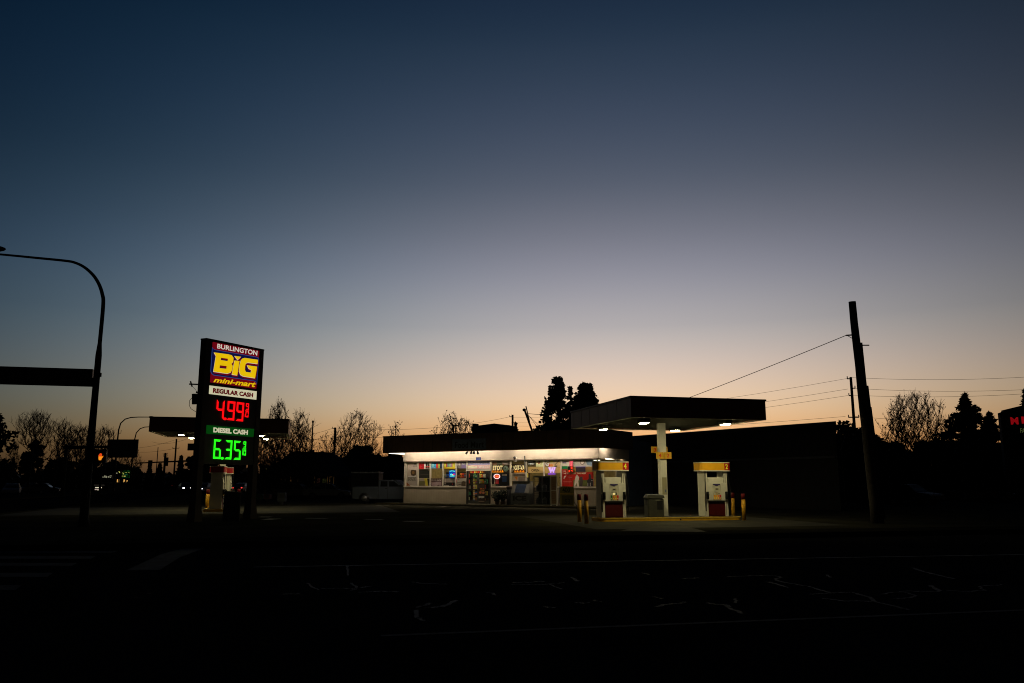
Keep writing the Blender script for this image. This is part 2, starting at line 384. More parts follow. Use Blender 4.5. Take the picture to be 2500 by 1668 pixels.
# ------------------------------------------------------------------ big price sign
PL = at(504, 828, 34.0); PR = gp(645, 856, PL.z)
SA = math.atan2(PR.y-PL.y, PR.x-PL.x); SW = (PR-PL).to_2d().length; SH = PL.z
SP = Plane(PL, SA)
z3 = lambda x, y: (440+x/5.6, 810+y/5.6); z4 = lambda x, y: (340+x/4.9, 980+y/4.9)
s3 = lambda x, y: SP.sz(*z3(x, y)); s4 = lambda x, y: SP.sz(*z4(x, y))
sign = thing('price_sign', 'tall two legged fuel price sign with lit logo and red and green price digits', 'sign', (PL.x, PL.y, 0), SA)
PW = .30; DEP = .34
Z_LOW = SP.sz(560, 1134)[1]
mb = MB()
for (a, b) in ((0, PW), (SW-PW, SW)):
    c = (a+b)/2
    mb.cbox(a, 0, .9, b, DEP, SH, mat('brown_sign_post', (.035, .024, .016), .55, .2, .2, 3), .01)
    for (w0, w1, za, zb) in ((.21, .2, 0, .9),):
        V = [(c-w0, -.07, 0), (c+w0, -.07, 0), (c+w0, DEP+.07, 0), (c-w0, DEP+.07, 0), (a, 0, .9), (b, 0, .9), (b, DEP, .9), (a, DEP, .9)]
        mb.add(V, [(0, 1, 5, 4), (1, 2, 6, 5), (2, 3, 7, 6), (3, 0, 4, 7), (3, 2, 1, 0)], MATS['brown_sign_post'])
    mb.build('leg', sign); mb = MB()
mb = MB(); mb.box(PW, .03, Z_LOW, SW-PW, DEP-.03, SH-.04, M_BLACKPANEL); mb.box(0, -.012, SH-.005, SW, DEP+.012, SH+.05, MATS['brown_sign_post']); mb.build('cabinet', sign)
E_RED = emis('sign_red', srgb(104, 6, 18), 1, .3); E_BLUE = emis('sign_blue', srgb(12, 15, 60), 1, .3); E_YEL = emis('sign_yellow', srgb(228, 186, 8), 1, .16)
E_WHT = emis('sign_white', srgb(205, 196, 182), 1, .12); E_CRM = emis('sign_cream', srgb(196, 191, 158), 1, .12); E_DRED = emis('sign_letter_red', srgb(84, 8, 14), 1)
E_GRN = emis('sign_green', srgb(4, 58, 10), 1, .25); E_LBL = emis('sign_light_blue', srgb(38, 62, 120), 1)
LEDR = emis('led_red', (1.0, .004, .006), 1.15); LEDG = emis('led_green', (.022, 1.0, .012), 1.1)
def quad4(mb, pts, y, m): mb.prism([s3(*p) for p in pts], y, y+.02, m)
mb = MB(); quad4(mb, [(450, 140), (1085, 262), (1042, 782), (413, 692)], .012, E_RED); lp = mb.build('logo_panel', sign)
mb = MB()
quad4(mb, [(443, 215), (452, 232), (480, 246), (1050, 345), (1078, 362), (1050, 722), (1041, 692), (1010, 675), (460, 597), (432, 578), (418, 545), (432, 330)], .006, E_LBL)
quad4(mb, [(444, 225), (456, 240), (485, 254), (1045, 352), (1072, 368), (1047, 705), (1036, 683), (1008, 667), (462, 589), (437, 570), (424, 540), (436, 330)], .003, E_BLUE)
mb.build('blue_field', lp)
B_ = [(460, 283), (660, 310), (703, 322), (727, 358), (724, 412), (697, 440), (716, 468), (710, 520), (690, 555), (645, 573), (452, 545), (487, 330)]
I1 = [(742, 332), (830, 343), (785, 388)]; I2 = [(742, 393), (810, 402), (778, 596), (705, 585)]
G_ = [(880, 358), (1063, 385), (1056, 440), (925, 423), (897, 432), (885, 470), (883, 520), (895, 550), (965, 560), (970, 520), (935, 505), (913, 458), (1050, 478), (1022, 635), (860, 610), (822, 588), (803, 540), (812, 450), (828, 392), (850, 367)]
mb = MB()
for P in (B_, I1, I2, G_):
    for i, (dx, dy) in enumerate(((9, 27), (5, 16), (-2, 22))): quad4(mb, [(x+dx, y+dy) for x, y in P], .0-.0005*i, E_RED)
    quad4(mb, [(x-2, y+5) for x, y in P], -.004, E_WHT); quad4(mb, P, -.008, E_YEL)
for hh in ([(557, 357), (650, 370), (645, 402), (552, 388)], [(540, 460), (632, 470), (628, 507), (535, 498)]):
    quad4(mb, hh, -.012, E_RED)
    quad4(mb, [(hh[3][0]+3, hh[3][1]-12), (hh[2][0]-6, hh[2][1]-12), hh[2], hh[3]], -.015, E_BLUE)
mb.build('big_letters', lp)
mb = MB(); mb.text4('BURLINGTON', s3(508, 163), s3(1056, 262), s3(1050, 328), s3(503, 228), -.004, E_WHT, .022); mb.build('city_letters', lp)
mb = MB(); mb.text4('mini-mart', s3(462, 628), s3(1035, 690), s3(1028, 762), s3(452, 690), -.004, E_YEL, .03, .25); mb.build('shop_type_letters', lp)
mb = MB(); quad4(mb, [(405, 735), (1050, 815), (1043, 930), (398, 850)], .012, E_CRM); rp_ = mb.build('price_header', sign)
mb = MB(); mb.text4('REGULAR CASH', s3(450, 768), s3(1000, 838), s3(995, 900), s3(445, 836), .002, E_DRED, .06); mb.build('lettering', rp_)
zD = lambda x, y: (515+x/9.505, 965+y/9.505)
sD = lambda x, y: SP.sz(*zD(x, y))
mb = MB(); quad4(mb, [(365, 1275), (1015, 1330), (1005, 1440), (360, 1395)], .012, E_GRN); gp_ = mb.build('price_header', sign)
gp_['label'] = 'green price header with pale lettering'; rp_['label'] = 'cream price header with dark red lettering'
mb = MB(); mb.text4('DIESEL CASH', sD(60, 744), sD(862, 810), sD(855, 922), sD(54, 864), .002, E_CRM, .055); mb.build('lettering', gp_)
zD = lambda x, y: (515+x/9.505, 965+y/9.505)
sD = lambda x, y: SP.sz(*zD(x, y))
def led(m, label, digits):
    mb = MB()
    for ch, c, t in digits:
        if ch == '.':
            x, z = sD(*c); mb.prism(ellipse(x, z, .085, .06, 14), -.012, 0, m); continue
        TL, TR, BR, BL = [sD(*q) for q in c]
        w = (TR[0]-TL[0]+BR[0]-BL[0])/2; h = (TL[1]-BL[1]+TR[1]-BR[1])/2
        b2 = MB()
        if ch == '/': b2.prism([(0, 0), (w, 0), (w, h), (0, h)], -.012, 0, m)
        else: seg_digit(b2, ch, 0, 0, w, h, 0, t, m)
        def bl(v):
            a, b = v[0]/w, v[2]/h
            x0 = BL[0]+(BR[0]-BL[0])*a, BL[1]+(BR[1]-BL[1])*a; x1 = TL[0]+(TR[0]-TL[0])*a, TL[1]+(TR[1]-TL[1])*a
            return (x0[0]+(x1[0]-x0[0])*b, v[1], x0[1]+(x1[1]-x0[1])*b)
        mb.add([bl(v) for v in b2.v], b2.f, m)
    o = mb.build('price_digits', sign); o['label'] = label
led(LEDR, 'red price digits', [('4', ((140, 100), (322, 122), (288, 572), (110, 556)), .098), ('.', (326, 549), 0), ('9', ((390, 132), (568, 152), (535, 592), (362, 575)), .098), ('9', ((602, 155), (772, 178), (742, 612), (574, 598)), .098),
    ('9', ((814, 185), (882, 192), (876, 345), (806, 338)), .05), ('/', ((792, 346), (876, 352), (876, 364), (792, 358)), 0), ('0', ((806, 370), (878, 375), (864, 520), (792, 508)), .05), ('/', ((788, 440), (796, 440), (791, 508), (783, 507)), 0)])
led(LEDG, 'green price digits', [('6', ((75, 1018), (240, 1035), (218, 1485), (45, 1475)), .094), ('.', (260, 1465), 0), ('3', ((345, 1042), (500, 1050), (468, 1495), (312, 1487)), .094), ('5', ((540, 1052), (695, 1068), (680, 1503), (522, 1498)), .094),
    ('9', ((757, 1072), (817, 1077), (809, 1218), (748, 1212)), .045), ('/', ((735, 1230), (815, 1236), (815, 1248), (735, 1242)), 0), ('0', ((757, 1258), (813, 1262), (806, 1402), (750, 1395)), .045), ('/', ((735, 1252), (745, 1252), (737, 1396), (727, 1395)), 0)])
# dark cabinet beside the sign's right leg
b_ = gp(564, 1272); ub = thing('utility_cabinet', 'black waste cabinet with sloped top standing between the price sign legs', 'cabinet', (b_.x, b_.y, 0), SA-rad(45))
mb = MB(); mb.cbox(-.34, -.3, 0, .34, .3, 1.12, M_BLACK, .03); mb.build('body', ub)
mb = MB(); mb.add([(-.36, -.32, 1.12), (.36, -.32, 1.12), (.36, .32, 1.12), (-.36, .32, 1.12), (-.33, -.29, 1.27), (.33, -.29, 1.21), (.33, .29, 1.21), (-.33, .29, 1.27)], [(0, 1, 5, 4), (1, 2, 6, 5), (2, 3, 7, 6), (3, 0, 4, 7), (4, 5, 6, 7)], M_DKGREY); mb.build('lid', ub)
mb = MB(); mb.box(-.25, -.312, .25, .25, -.3, .95, M_DKGREY); mb.build('door', ub)

# ------------------------------------------------------------------ canopies
E_CAN = emis('canopy_lens', (1, .87, .44), 145.0)
def lens_geo(x, y, z0, z1, lx, ly):                 # rounded drop lens
    V = []; n = 16
    for k, q in ((1, z1), (1, z1-(z1-z0)*.5), (.86, z0+.01), (.6, z0)):
        for i in range(n):
            a = 2*math.pi*i/n; e = lambda c: math.copysign(abs(c)**.6, c)
            V.append((x+lx*k*e(math.cos(a)), y+ly*k*e(math.sin(a)), q))
    P = [tuple(range(n)), tuple(range(4*n-1, 3*n-1, -1))]
    for j in range(3): P += [(j*n+i, (j+1)*n+i, (j+1)*n+(i+1) % n, j*n+(i+1) % n) for i in range(n)]
    return V, P
def canopy(c, rz, zb, zt, label, lx=.135, ly=.30, hx=3.0, hy=3.75, power=E_CAN, spots=((-1.78, -2.2), (1.9, -2.3), (-1.9, 2.2), (1.7, 2.1))):
    t = thing('fuel_canopy', label, 'canopy', (c.x, c.y, 0), rz)
    mb = MB(); th = .06
    mb.box(-hx, -hy, zb, hx, -hy+th, zt, M_CANFASCIA); mb.box(-hx, hy-th, zb, hx, hy, zt, M_CANFASCIA)
    mb.box(-hx, -hy+th, zb, -hx+th, hy-th, zt, M_CANFASCIA); mb.box(hx-th, -hy+th, zb, hx, hy-th, zt, M_CANFASCIA)
    for k in range(7):
        y = -hy+.4+k*1.1; mb.box(-hx-.004, y, zb+.02, -hx, y+.012, zt-.02, M_FASCIA); mb.box(hx, y, zb+.02, hx+.004, y+.012, zt-.02, M_FASCIA)
    mb.build('fascia', t)
    mb = MB(); e = .035
    for (a, b, cx, d) in ((-hx-e, -hy-e, hx+e, -hy-.002), (-hx-e, hy+.002, hx+e, hy+e), (-hx-e, -hy-.002, -hx-.002, hy+.002), (hx+.002, -hy-.002, hx+e, hy+.002)):
        mb.box(a, b, zt-.05, cx, d, zt+.02, mat('dark_maroon_trim', (.03, .008, .008), .5)); 
    mb.build('edge_trim', t)
    mb = MB(); mb.box(-hx+th, -hy+th, zb+.05, hx-th, hy-th, zb+.09, M_SOFFIT)
    for k in range(1, 20): 
        x = -hx+k*.3; mb.box(x, -hy+th, zb+.046, x+.008, hy-th, zb+.05, M_DKGREY)
    mb.build('soffit', t)
    mb = MB()
    for (a, b, c_, d_) in ((-hx+.001, -hy+.15, -hx+.16, hy-.15), (hx-.16, -hy+.15, hx-.001, hy-.15), (-hx+.001, -hy+.001, hx-.001, -hy+.149), (-hx+.001, hy-.149, hx-.001, hy-.001)): mb.box(a, b, zb-.02, c_, d_, zb-.001, mat('soffit_trim_white', (.40, .37, .28), .7, 0, .1))
    mb.build('soffit_trim', t)
    mb = MB(); mb.box(-hx+th, -hy+th, zt-.08, hx-th, hy-th, zt-.05, M_DKGREY); mb.build('roof_deck', t)
    mb = MB(); mb.tube([(.4, -3.3, zt-.05), (.4, -3.3, zt+.06)], .09, M_DKGREY); mb.tube([(.5, -3.3, zt+.02), (.85, -3.35, zt+.03)], .03, M_DKGREY); mb.build('roof_vent', t)
    mb = MB(); mb.cbox(-.15, -.15, .15, .15, .15, zb+.05, M_WHITE, .012); col = mb.build('column', t)
    mb = MB(); mb.box(-.24, -.24, .15, .24, .24, .17, M_GALV); mb.build('base_plate', col)
    for (x, y) in spots:
        mb = MB(); mb.cbox(x-lx-.03, y-ly-.03, zb-.12, x+lx+.03, y+ly+.03, zb+.048, M_GALV, .02); f = mb.build('light_fixture', t)
        mb = MB(); mb.add(*lens_geo(x, y, zb-.155, zb-.121, lx, ly), power); mb.build('lens', f)
    return t, col
can1, col1 = canopy(CC, GA, 4.18, 4.99, 'flat fuel canopy on one white column above the two yellow topped pumps', hx=2.98, hy=3.72)
can2, col2 = canopy(LC, GA+math.pi/2, 4.42, 5.22, 'flat fuel canopy half hidden behind the price sign', .30, .135)
# notice sheet on the column
mb = MB(); mb.box(-.10, -.156, 1.1, .12, -.151, 1.85, C(96, 92, 76))
for k in range(7): mb.box(-.08, -.159, 1.78-k*.045, .10, -.157, 1.79-k*.045, C(95, 88, 60))
mb.box(.01, -.159, 1.2, .08, -.157, 1.32, C(60, 62, 80)); mb.build('notice_sheet', col1)

def islandpoly(w, d, n=6):
    P = []
    for sx, sy, a0 in ((1, -1, -90), (1, 1, 0), (-1, 1, 90), (-1, -1, 180)):
        for i in range(n+1):
            a = rad(a0+90*i/n); r = min(.28, d*.9); P.append((sx*(w-r)+r*math.cos(a), sy*(d-r)+r*math.sin(a)))
    return P
def island(c, rz, label, w=3.35, d=.62):
    t = thing('pump_island', label, 'pump island', (c.x, c.y, 0), rz)
    P = islandpoly(w, d); mb = MB(); mb.slab(P, .0, .105, M_YELLOW); k = lambda q, a: [(x*(1-a/w), y*(1-a/d)) for x, y in q]
    mb.build('kerb_face', t)
    mb = MB(); mb.slab(k(P, -.012), .106, .15, mat('yellow_kerb_top', (.60, .38, .05), .6, 0, .25, 6)); 
    mb.build('kerb_rim', t)
    mb = MB(); mb.slab(k(P, .1), .12, .1545, M_CONC); mb.build('concrete_top', t)
    return t
isl = island(CC+E1*.12-E2*.05, GA, 'long yellow edged concrete island carrying the two yellow topped pumps')
mb = MB(); mb.tube([(.35, -.632, .06), (.35, -.62, .06)], .035, M_BLACK, 10); mb.build('drain_hole', isl)
isl2 = island(LC, GA+math.pi/2, 'yellow edged concrete island seen end on behind the price sign')

def pump(c, rz, label, num, top_m, num_bg, num_m, group, gtop=None):
    t = thing('fuel_pump', label, 'fuel pump', (c.x, c.y, c.z), rz, group)
    w, d = .60, .33; t.scale = (.93, 1, .96)
    mb = MB()                                   # side columns, slightly tapering to the topper
    for s in (-1, 1):
        x0, x1 = (s*w, s*(w-.16)); x0, x1 = min(x0, x1), max(x0, x1)
        xi = s*(w-.02)
        V = [(x0, -d, 0), (x1, -d, 0), (x1, d, 0), (x0, d, 0), (x0-s*.02*0, -d+.02, 2.04), (x1, -d+.02, 2.04), (x1, d-.02, 2.04), (x0, d-.02, 2.04)]
        m2 = MB(); m2.add(V, [(0, 1, 5, 4), (1, 2, 6, 5), (2, 3, 7, 6), (3, 0, 4, 7), (4, 5, 6, 7)], M_WHITE)
        m2.box(x0+.05, -d-.004, .05, x0+.06, -d+.012, 1.98, M_DKGREY)
        m2.build('side_column', t)
    x0, x1 = -w+.162, w-.162
    mb = MB(); mb.cbox(x0, -d+.01, 0, x1, d-.01, .66, M_DKRED, .012); mb.box(x0+.03, -d+.004, .05, x1-.03, -d+.01, .6, M_DKRED); mb.build('lower_panel', t)
    mb = MB(); mb.box(x0+.02, -d-.05, .655, x1-.02, -d+.08, .70, M_BLACK); mb.box(x0+.1, -d-.02, .60, x1-.1, -d+.0, .655, M_BLACK); mb.build('drip_tray', t)
    mb = MB()
    mb.prism([(x0-.06, .72), (x1+.06, .72), (x1+.1, 1.05), (x1+.1, 1.52), (x0-.1, 1.52), (x0-.1, 1.05)], -d-.035, -d+.14, M_WHITE); head = mb.build('control_head', t)
    mb = MB(); mb.box(x0, -d+.141, .66, x1, d-.01, 1.52, M_WHITE); mb.build('rear_housing', t)
    mb = MB(); mb.cbox(x0+.03, -d+.03, 1.521, x1-.03, d-.05, 1.76, M_WHITE, .03); mb.build('upper_bezel', t)
    y = -d-.036
    mb = MB(); mb.prism([(-.2, .73), (.24, .73), (.23, 1.46), (-.22, 1.46)], y-.008, y, mat('panel_cream', (.55, .53, .44), .5)); pn = mb.build('screen_panel', head)
    mb = MB(); yy = y-.009
    mb.prism([(-.2, 1.47), (.2, 1.47), (.17, 1.41), (.08, 1.40), (.05, 1.37), (-.05, 1.37), (-.08, 1.40), (-.17, 1.41)], yy-.012, yy, C(38, 32, 62)); mb.build('brand_visor', pn)
    mb = MB(); mb.box(-.08, yy-.006, 1.2, .1, yy, 1.27, C(110, 105, 82)); mb.box(-.05, yy-.01, 1.21, .06, yy-.006, 1.26, C(46, 44, 40)); mb.build('display', pn)
    mb = MB(); mb.box(-.06, yy-.01, .99, .04, yy, 1.08, emis('keypad_screen', srgb(225, 205, 130), 1) if num == '4' else C(120, 112, 86)); mb.box(.09, yy-.012, 1.0, .13, yy, 1.06, M_BLACK); mb.box(-.14, yy-.006, 1.09, .14, yy, 1.105, C(70, 66, 56)); mb.build('card_reader', pn)
    cols = [C(22, 70, 26), C(190, 95, 20), C(200, 120, 20), C(140, 22, 18)] if num == '4' else [C(200, 112, 20), C(205, 118, 20), C(190, 90, 24), C(140, 22, 18)]
    for k, cm in enumerate(cols):
        xx = -.17+k*.1; mb = MB(); mb.prism([(xx, .80), (xx+.02, .76), (xx+.06, .76), (xx+.08, .80), (xx+.08, .97), (xx, .97)], yy-.01, yy, cm); mb.box(xx+.02, yy-.014, .80, xx+.06, yy-.01, .85, C(205, 180, 90)); mb.build('grade_button', pn)
    for s in (-1, 1):                           # nozzle in its holder and the hose
        hx = s*(x1+.055)
        mb = MB(); mb.cbox(hx-.065, -d-.10, .78, hx+.065, -d-.036, 1.12, M_BLACK, .02); mb.tube([(hx, -d-.12, 1.08), (hx, -d-.16, .98), (hx+s*.02, -d-.13, .82)], [.035, .03, .025], M_BLACK); mb.build('nozzle', t)
        pts = []
        for i in range(15):
            q = i/14; pts.append((s*(w-.05)+s*.10*math.sin(q*math.pi)+s*.02, -d-.05-.10*math.sin(q*math.pi), 2.0+(.12-2.0)*math.sin(q*math.pi*.5)**1.2 if q < .8 else .12+.75*((q-.8)/.2)**1.4))
        mb = MB(); mb.tube(pts, .018, M_BLACK, 6); mb.build('hose', t)
    tw, td, n = .80, .40, 8                      # rounded topper
    def tp(a):
        P = []
        for sx, sy, a0 in ((1, -1, -90), (1, 1, 0), (-1, 1, 90), (-1, -1, 180)):
            for i in range(n+1):
                an = rad(a0+90*i/n); P.append((sx*(tw-.18)+(.18+a)*math.cos(an), sy*(td-.18)+(.18+a)*math.sin(an)))
        return P
    mb = MB(); mb.slab(tp(0), 2.09, 2.42, top_m); tb = mb.build('topper_band', t)
    mb = MB(); mb.slab(tp(.012), 2.045, 2.09, M_WHITE); mb.slab(tp(.012), 2.42, 2.46, M_WHITE); mb.build('topper_trim', tb)
    for sg in (-1, 1):
        a = tw-.36; k = 1 if sg < 0 else -1; yt = sg*(td+.004)
        O = [q for q in tp(.004) if q[0]*k >= a and q[1]*sg >= 0 and (sg < 0 or abs(q[0]) <= tw-.16)]
        O = sorted(O, key=lambda q: math.atan2(q[1]-0, q[0]-k*a)) if k > 0 else sorted(O, key=lambda q: math.atan2(q[1], -(q[0]-k*a)))
        O = [(k*a, yt)]+[q for q in (O if sg < 0 else O[::-1])]+([(k*(tw+.004), 0), (k*a, 0)] if sg < 0 else [(k*(tw-.17), 0), (k*a, 0)])
        if k < 0: pass
        mb = MB(); mb.slab(O, 2.092, 2.418, num_bg)
        x_0, x_1 = (a, tw-.12) if k > 0 else (-(tw-.12), -a); yt = sg*(td+.0045)
        V, P = text_geo(num, .03)
        cxn = (x_0+x_1)/2
        mb.add([(cxn+k*(p-.5)*.14, yt+sg*.003, 2.14+q*.235) for p, q in V], P, num_m); mb.build('number_plate', tb)
    return t
PZ = .155
p4 = gp(1500, 1263.5, .15); p2 = gp(1748, 1262, .15)
P4 = CC+E1*(-2.47)-E2*.05; P2 = CC+E1*2.38-E2*.05
NUMY = C(225, 170, 40)
pump(Vector((P4.x, P4.y, PZ)), GA, 'white fuel pump with yellow topper numbered 4, nearer the shop', '4', mat('topper_yellow', (.72, .36, .01), .5, 0, .06, 3), mat('topper_red', (.42, .008, .012), .5, 0, .05), NUMY, 'fuel pumps')
pump(Vector((P2.x, P2.y, PZ)), GA, 'white fuel pump with yellow topper numbered 2, right of the column', '2', MATS['topper_yellow'], MATS['topper_red'], NUMY, 'fuel pumps')
LA = LC-E2*2.5; LB = LC+E2*2.1
pump(Vector((LA.x, LA.y, PZ)), GA+math.pi/2, 'grey sided pump with a red topper, nearer one behind the price sign', '7', mat('topper_dark_red', (.34, .008, .014), .5, 0, .06, 3), M_YELLOW, C(150, 20, 20), 'fuel pumps')
pump(Vector((LB.x, LB.y, PZ)), GA+math.pi/2, 'red topped pump, farther and brighter one behind the price sign', '5', MATS['topper_dark_red'], M_YELLOW, C(150, 20, 20), 'fuel pumps')

def bollard(p, label, h=1.15, r=.085):
    t = thing('bollard', label, 'bollard', (p.x, p.y, 0), R.uniform(0, 6), 'yellow and red bollards')
    mb = MB(); mb.tube([(0, 0, 0), (0, 0, h*.78)], r, M_YELLOWPOST, 16); mb.build('post', t)
    mb = MB(); mb.tube([(0, 0, h*.782), (0, 0, h*.97), (0, 0, h)], [r*1.03, r*1.03, r*.75], M_RED, 16); mb.build('cap', t)
bollard(gp(1415, 1275), 'yellow bollard with red cap, leftmost of the pair beside pump 4')
bollard(gp(1432, 1279), 'yellow bollard with red cap, between its twin and pump 4', 1.17)
bollard(gp(1791, 1265), 'yellow bollard with red cap, close to pump 2', 1.15)
bollard(gp(1817, 1271), 'yellow bollard with red cap at the far right of the island')
bollard(gp(505, 1246), 'dim bollard left of the grey sided pump behind the price sign', 1.2, .1)
bollard(gp(581, 1240), 'dim red capped bollard right of the black waste cabinet', 1.2, .1)

def numsign(num, x, y, z, label, face=-1):
    p = CC+E1*x+E2*y; t = thing('number_sign', label, 'sign', (p.x, p.y, z), GA, 'pump number signs on the column')
    mb = MB(); mb.box(-.17, -.02, -.145, .17, .02, .145, mat('sign_plate_yellow', (.62, .34, .02), .5, 0, .08)); mb.build('plate', t)
    mb = MB(); mb.text(num, -.06, -.085, .06, .085, -.023, C(130, 30, 15), .03); mb.build('digit', t)
    mb = MB(); mb.box(-.02, .0205, -.02, .02, .05, .02, M_GALV); mb.build('bracket', t)
numsign('4', -.195, -.205, 2.80, 'yellow plate with a red 4, lower left on the canopy column')
numsign('2', .185, -.205, 2.80, 'yellow plate with a red 2, lower right on the canopy column')
numsign('3', -.24, .205, 3.06, 'dim yellow plate, upper left behind the canopy column')
numsign('1', .20, .205, 3.06, 'dim yellow plate, upper right behind the canopy column')
# grey service bin beside the column
b_ = CC+E1*(-.55)-E2*.22; t = thing('service_bin', 'grey waste bin with windscreen washer slot beside the canopy column', 'bin', (b_.x, b_.y, .155), GA+rad(-8))
mb = MB(); mb.cbox(-.36, -.33, 0, .36, .33, .80, M_GREY, .05); mb.build('body', t)
mb = MB()
V = [(-.38, -.35, .80), (.38, -.35, .80), (.38, .35, .80), (-.38, .35, .80), (-.36, -.33, .95), (.36, -.33, .92), (.30, .30, .97), (-.30, .30, .97)]
mb.add(V, [(0, 1, 5, 4), (1, 2, 6, 5), (2, 3, 7, 6), (3, 0, 4, 7), (4, 5, 6, 7), (3, 2, 1, 0)], M_GREY); mb.build('lid', t)
mb = MB(); mb.box(.04, -.338, .32, .28, -.331, .68, M_BLACK); mb.box(-.02, -.342, .70, .32, -.331, .73, mat('light_grey_plastic', (.16, .16, .13), .5)); mb.build('paper_slot', t)
mb = MB(); mb.box(-.366, -.2, .5, -.361, .1, .75, M_BLACK); mb.build('side_opening', t)
mb = MB(); mb.box(.18, -.356, .73, .30, -.335, .79, M_BLACK); mb.build('latch', t)

# ------------------------------------------------------------------ shop
SL = gp(985, 1231); SR = gp(1460, 1240.5)
FA = math.atan2(SR.y-SL.y, SR.x-SL.x); FW = (SR-SL).to_2d().length
FP = Plane(SL, FA)
shop = thing('shop_building', 'low convenience shop with dark fascia, lit cream band and poster covered windows', 'shop', (SL.x, SL.y, 0), FA)
ZS, ZB, ZF0, ZF1 = 1.24, 3.12, 3.72, 4.92
fu = lambda u, v=1160: FP.sz(u, v)[0]
DEPTH = 9.0
D0, D1 = fu(1139.5), fu(1198)
mb = MB()
for a, b in ((0, D0), (D1, FW)):
    mb.box(a, 0, .0, b, .14, ZS, M_LOWER)
for k in range(70):                            # vertical grooves of the panelling
    x = k*FW/70
    if D0-.05 < x < D1+.05: continue
    mb.box(x, -.006, .06, x+FW/70-.03, 0, ZS-.05, M_LOWER)
wl = mb.build('lower_wall', shop)
mb = MB()
for a, b in ((-.03, D0-.03), (D1+.03, FW+.03)): mb.box(a, -.05, ZS, b, .16, ZS+.05, M_TRIM)
mb.build('sill', shop)
mb = MB(); mb.box(-.05, -.10, ZB, FW+.05, .14, 3.92, M_CREAM); mb.box(-.07, -.12, ZB-.05, FW+.07, .14, ZB-.002, mat('band_drip_edge', (.18, .14, .10), .7)); 
mb.box(FW+.05, -.10, ZB, FW+.20, DEPTH*.5, 3.92, M_CREAM)
mb.build('lit_band', shop)
mb = MB(); mb.box(0, .14, 0, .15, DEPTH, 4.75, M_SIDEWALL); mb.box(FW-.15, DEPTH*.5, 0, FW, DEPTH, 4.75, M_SIDEWALL); mb.box(FW-.15, .14, 0, FW, DEPTH*.5, ZS, M_CREAM); mb.box(FW-.15, 3.0, ZS, FW, DEPTH*.5, ZB, M_CREAM); mb.box(.15, DEPTH-.15, 0, FW-.15, DEPTH, 4.75, M_SIDEWALL); mb.build('wall', shop)
mb = MB(); mb.box(0, .14, 4.5, FW, DEPTH, 4.72, M_DKGREY); mb.build('roof', shop)
OV = 1.15
def fascia_local(u): return FP.sz(u, 1080, -OV)[0]
fx0 = FP.sz(935, 1085, -OV)[0]; fx1 = FW+1.0
mb = MB(); mb.box(fx0, -OV, ZF0, fx1, -OV+.1, ZF1, M_FASCIA); mb.box(fx0, -OV+.1, ZF0, fx0+.1, 3.2, ZF1, M_FASCIA); mb.box(fx1-.1, -OV+.1, ZF0, fx1, 3.4, ZF1, M_FASCIA); mb.box(fx0-.03, -OV-.03, ZF1, fx1+.03, -OV+.12, ZF1+.05, M_DKGREY)
for k in range(22):
    x = fx0+.4+k*.85
    if x < fx1-.2: mb.box(x, -OV-.006, ZF0+.02, x+.02, -OV, ZF1-.02, M_DKGREY)
mb.build('fascia', shop)
mb = MB(); mb.box(fx0+.1, -OV+.1, 3.93, fx1-.1, .14, 3.97, mat('soffit_white', (.7, .66, .58), .7)); mb.box(FW+.201, .14, 3.93, fx1-.1, 3.2, 3.97, MATS['soffit_white']); mb.box(fx0+.1, .14, 3.93, -.001, 3.0, 3.97, MATS['soffit_white']); mb.build('soffit', shop)
E_EAVE = emis('eave_tube', (1, .835, .64), 70.0)
for (a, b) in ((.15, fu(1220)), (fu(1254), FW-.1)):
    mb = MB(); mb.box(a, -.91, 3.86, b, -.79, 3.928, M_WHITE); f = mb.build('eave_light', shop)
    mb = MB(); n = max(2, int((b-a)/1.25))
    for k in range(n):
        x = a+.03+k*(b-a)/n; mb.tube([(x, -.85, 3.83), (x+(b-a)/n-.08, -.85, 3.83)], .028, E_EAVE, 8)
    mb.build('tube', f)
mb = MB(); mb.box(FW+.55, .1, 3.86, FW+.67, 1.0, 3.928, M_WHITE); f = mb.build('eave_light', shop); mb = MB(); mb.tube([(FW+.61, .12, 3.83), (FW+.61, .98, 3.83)], .026, E_EAVE); mb.build('tube', f)
# light box under the left overhang
mb = MB(); q0, q1 = FP.sz(950, 1106.5, -.5), FP.sz(986, 1106, -.5)
mb.add([(q0[0], -.56, 3.71), (q1[0]-.02, -.62, 3.60), (q1[0]-.02, -.62, 3.73), (q0[0], -.56, 3.73), (q0[0], -.44, 3.71), (q1[0]-.02, -.40, 3.60), (q1[0]-.02, -.40, 3.73), (q0[0], -.44, 3.73)],
       [(0, 1, 2, 3), (4, 7, 6, 5), (0, 4, 5, 1), (3, 2, 6, 7), (1, 5, 6, 2), (0, 3, 7, 4)], emis('eave_box', (1, .9, .72), 2.2)); mb.build('eave_light_box', shop)
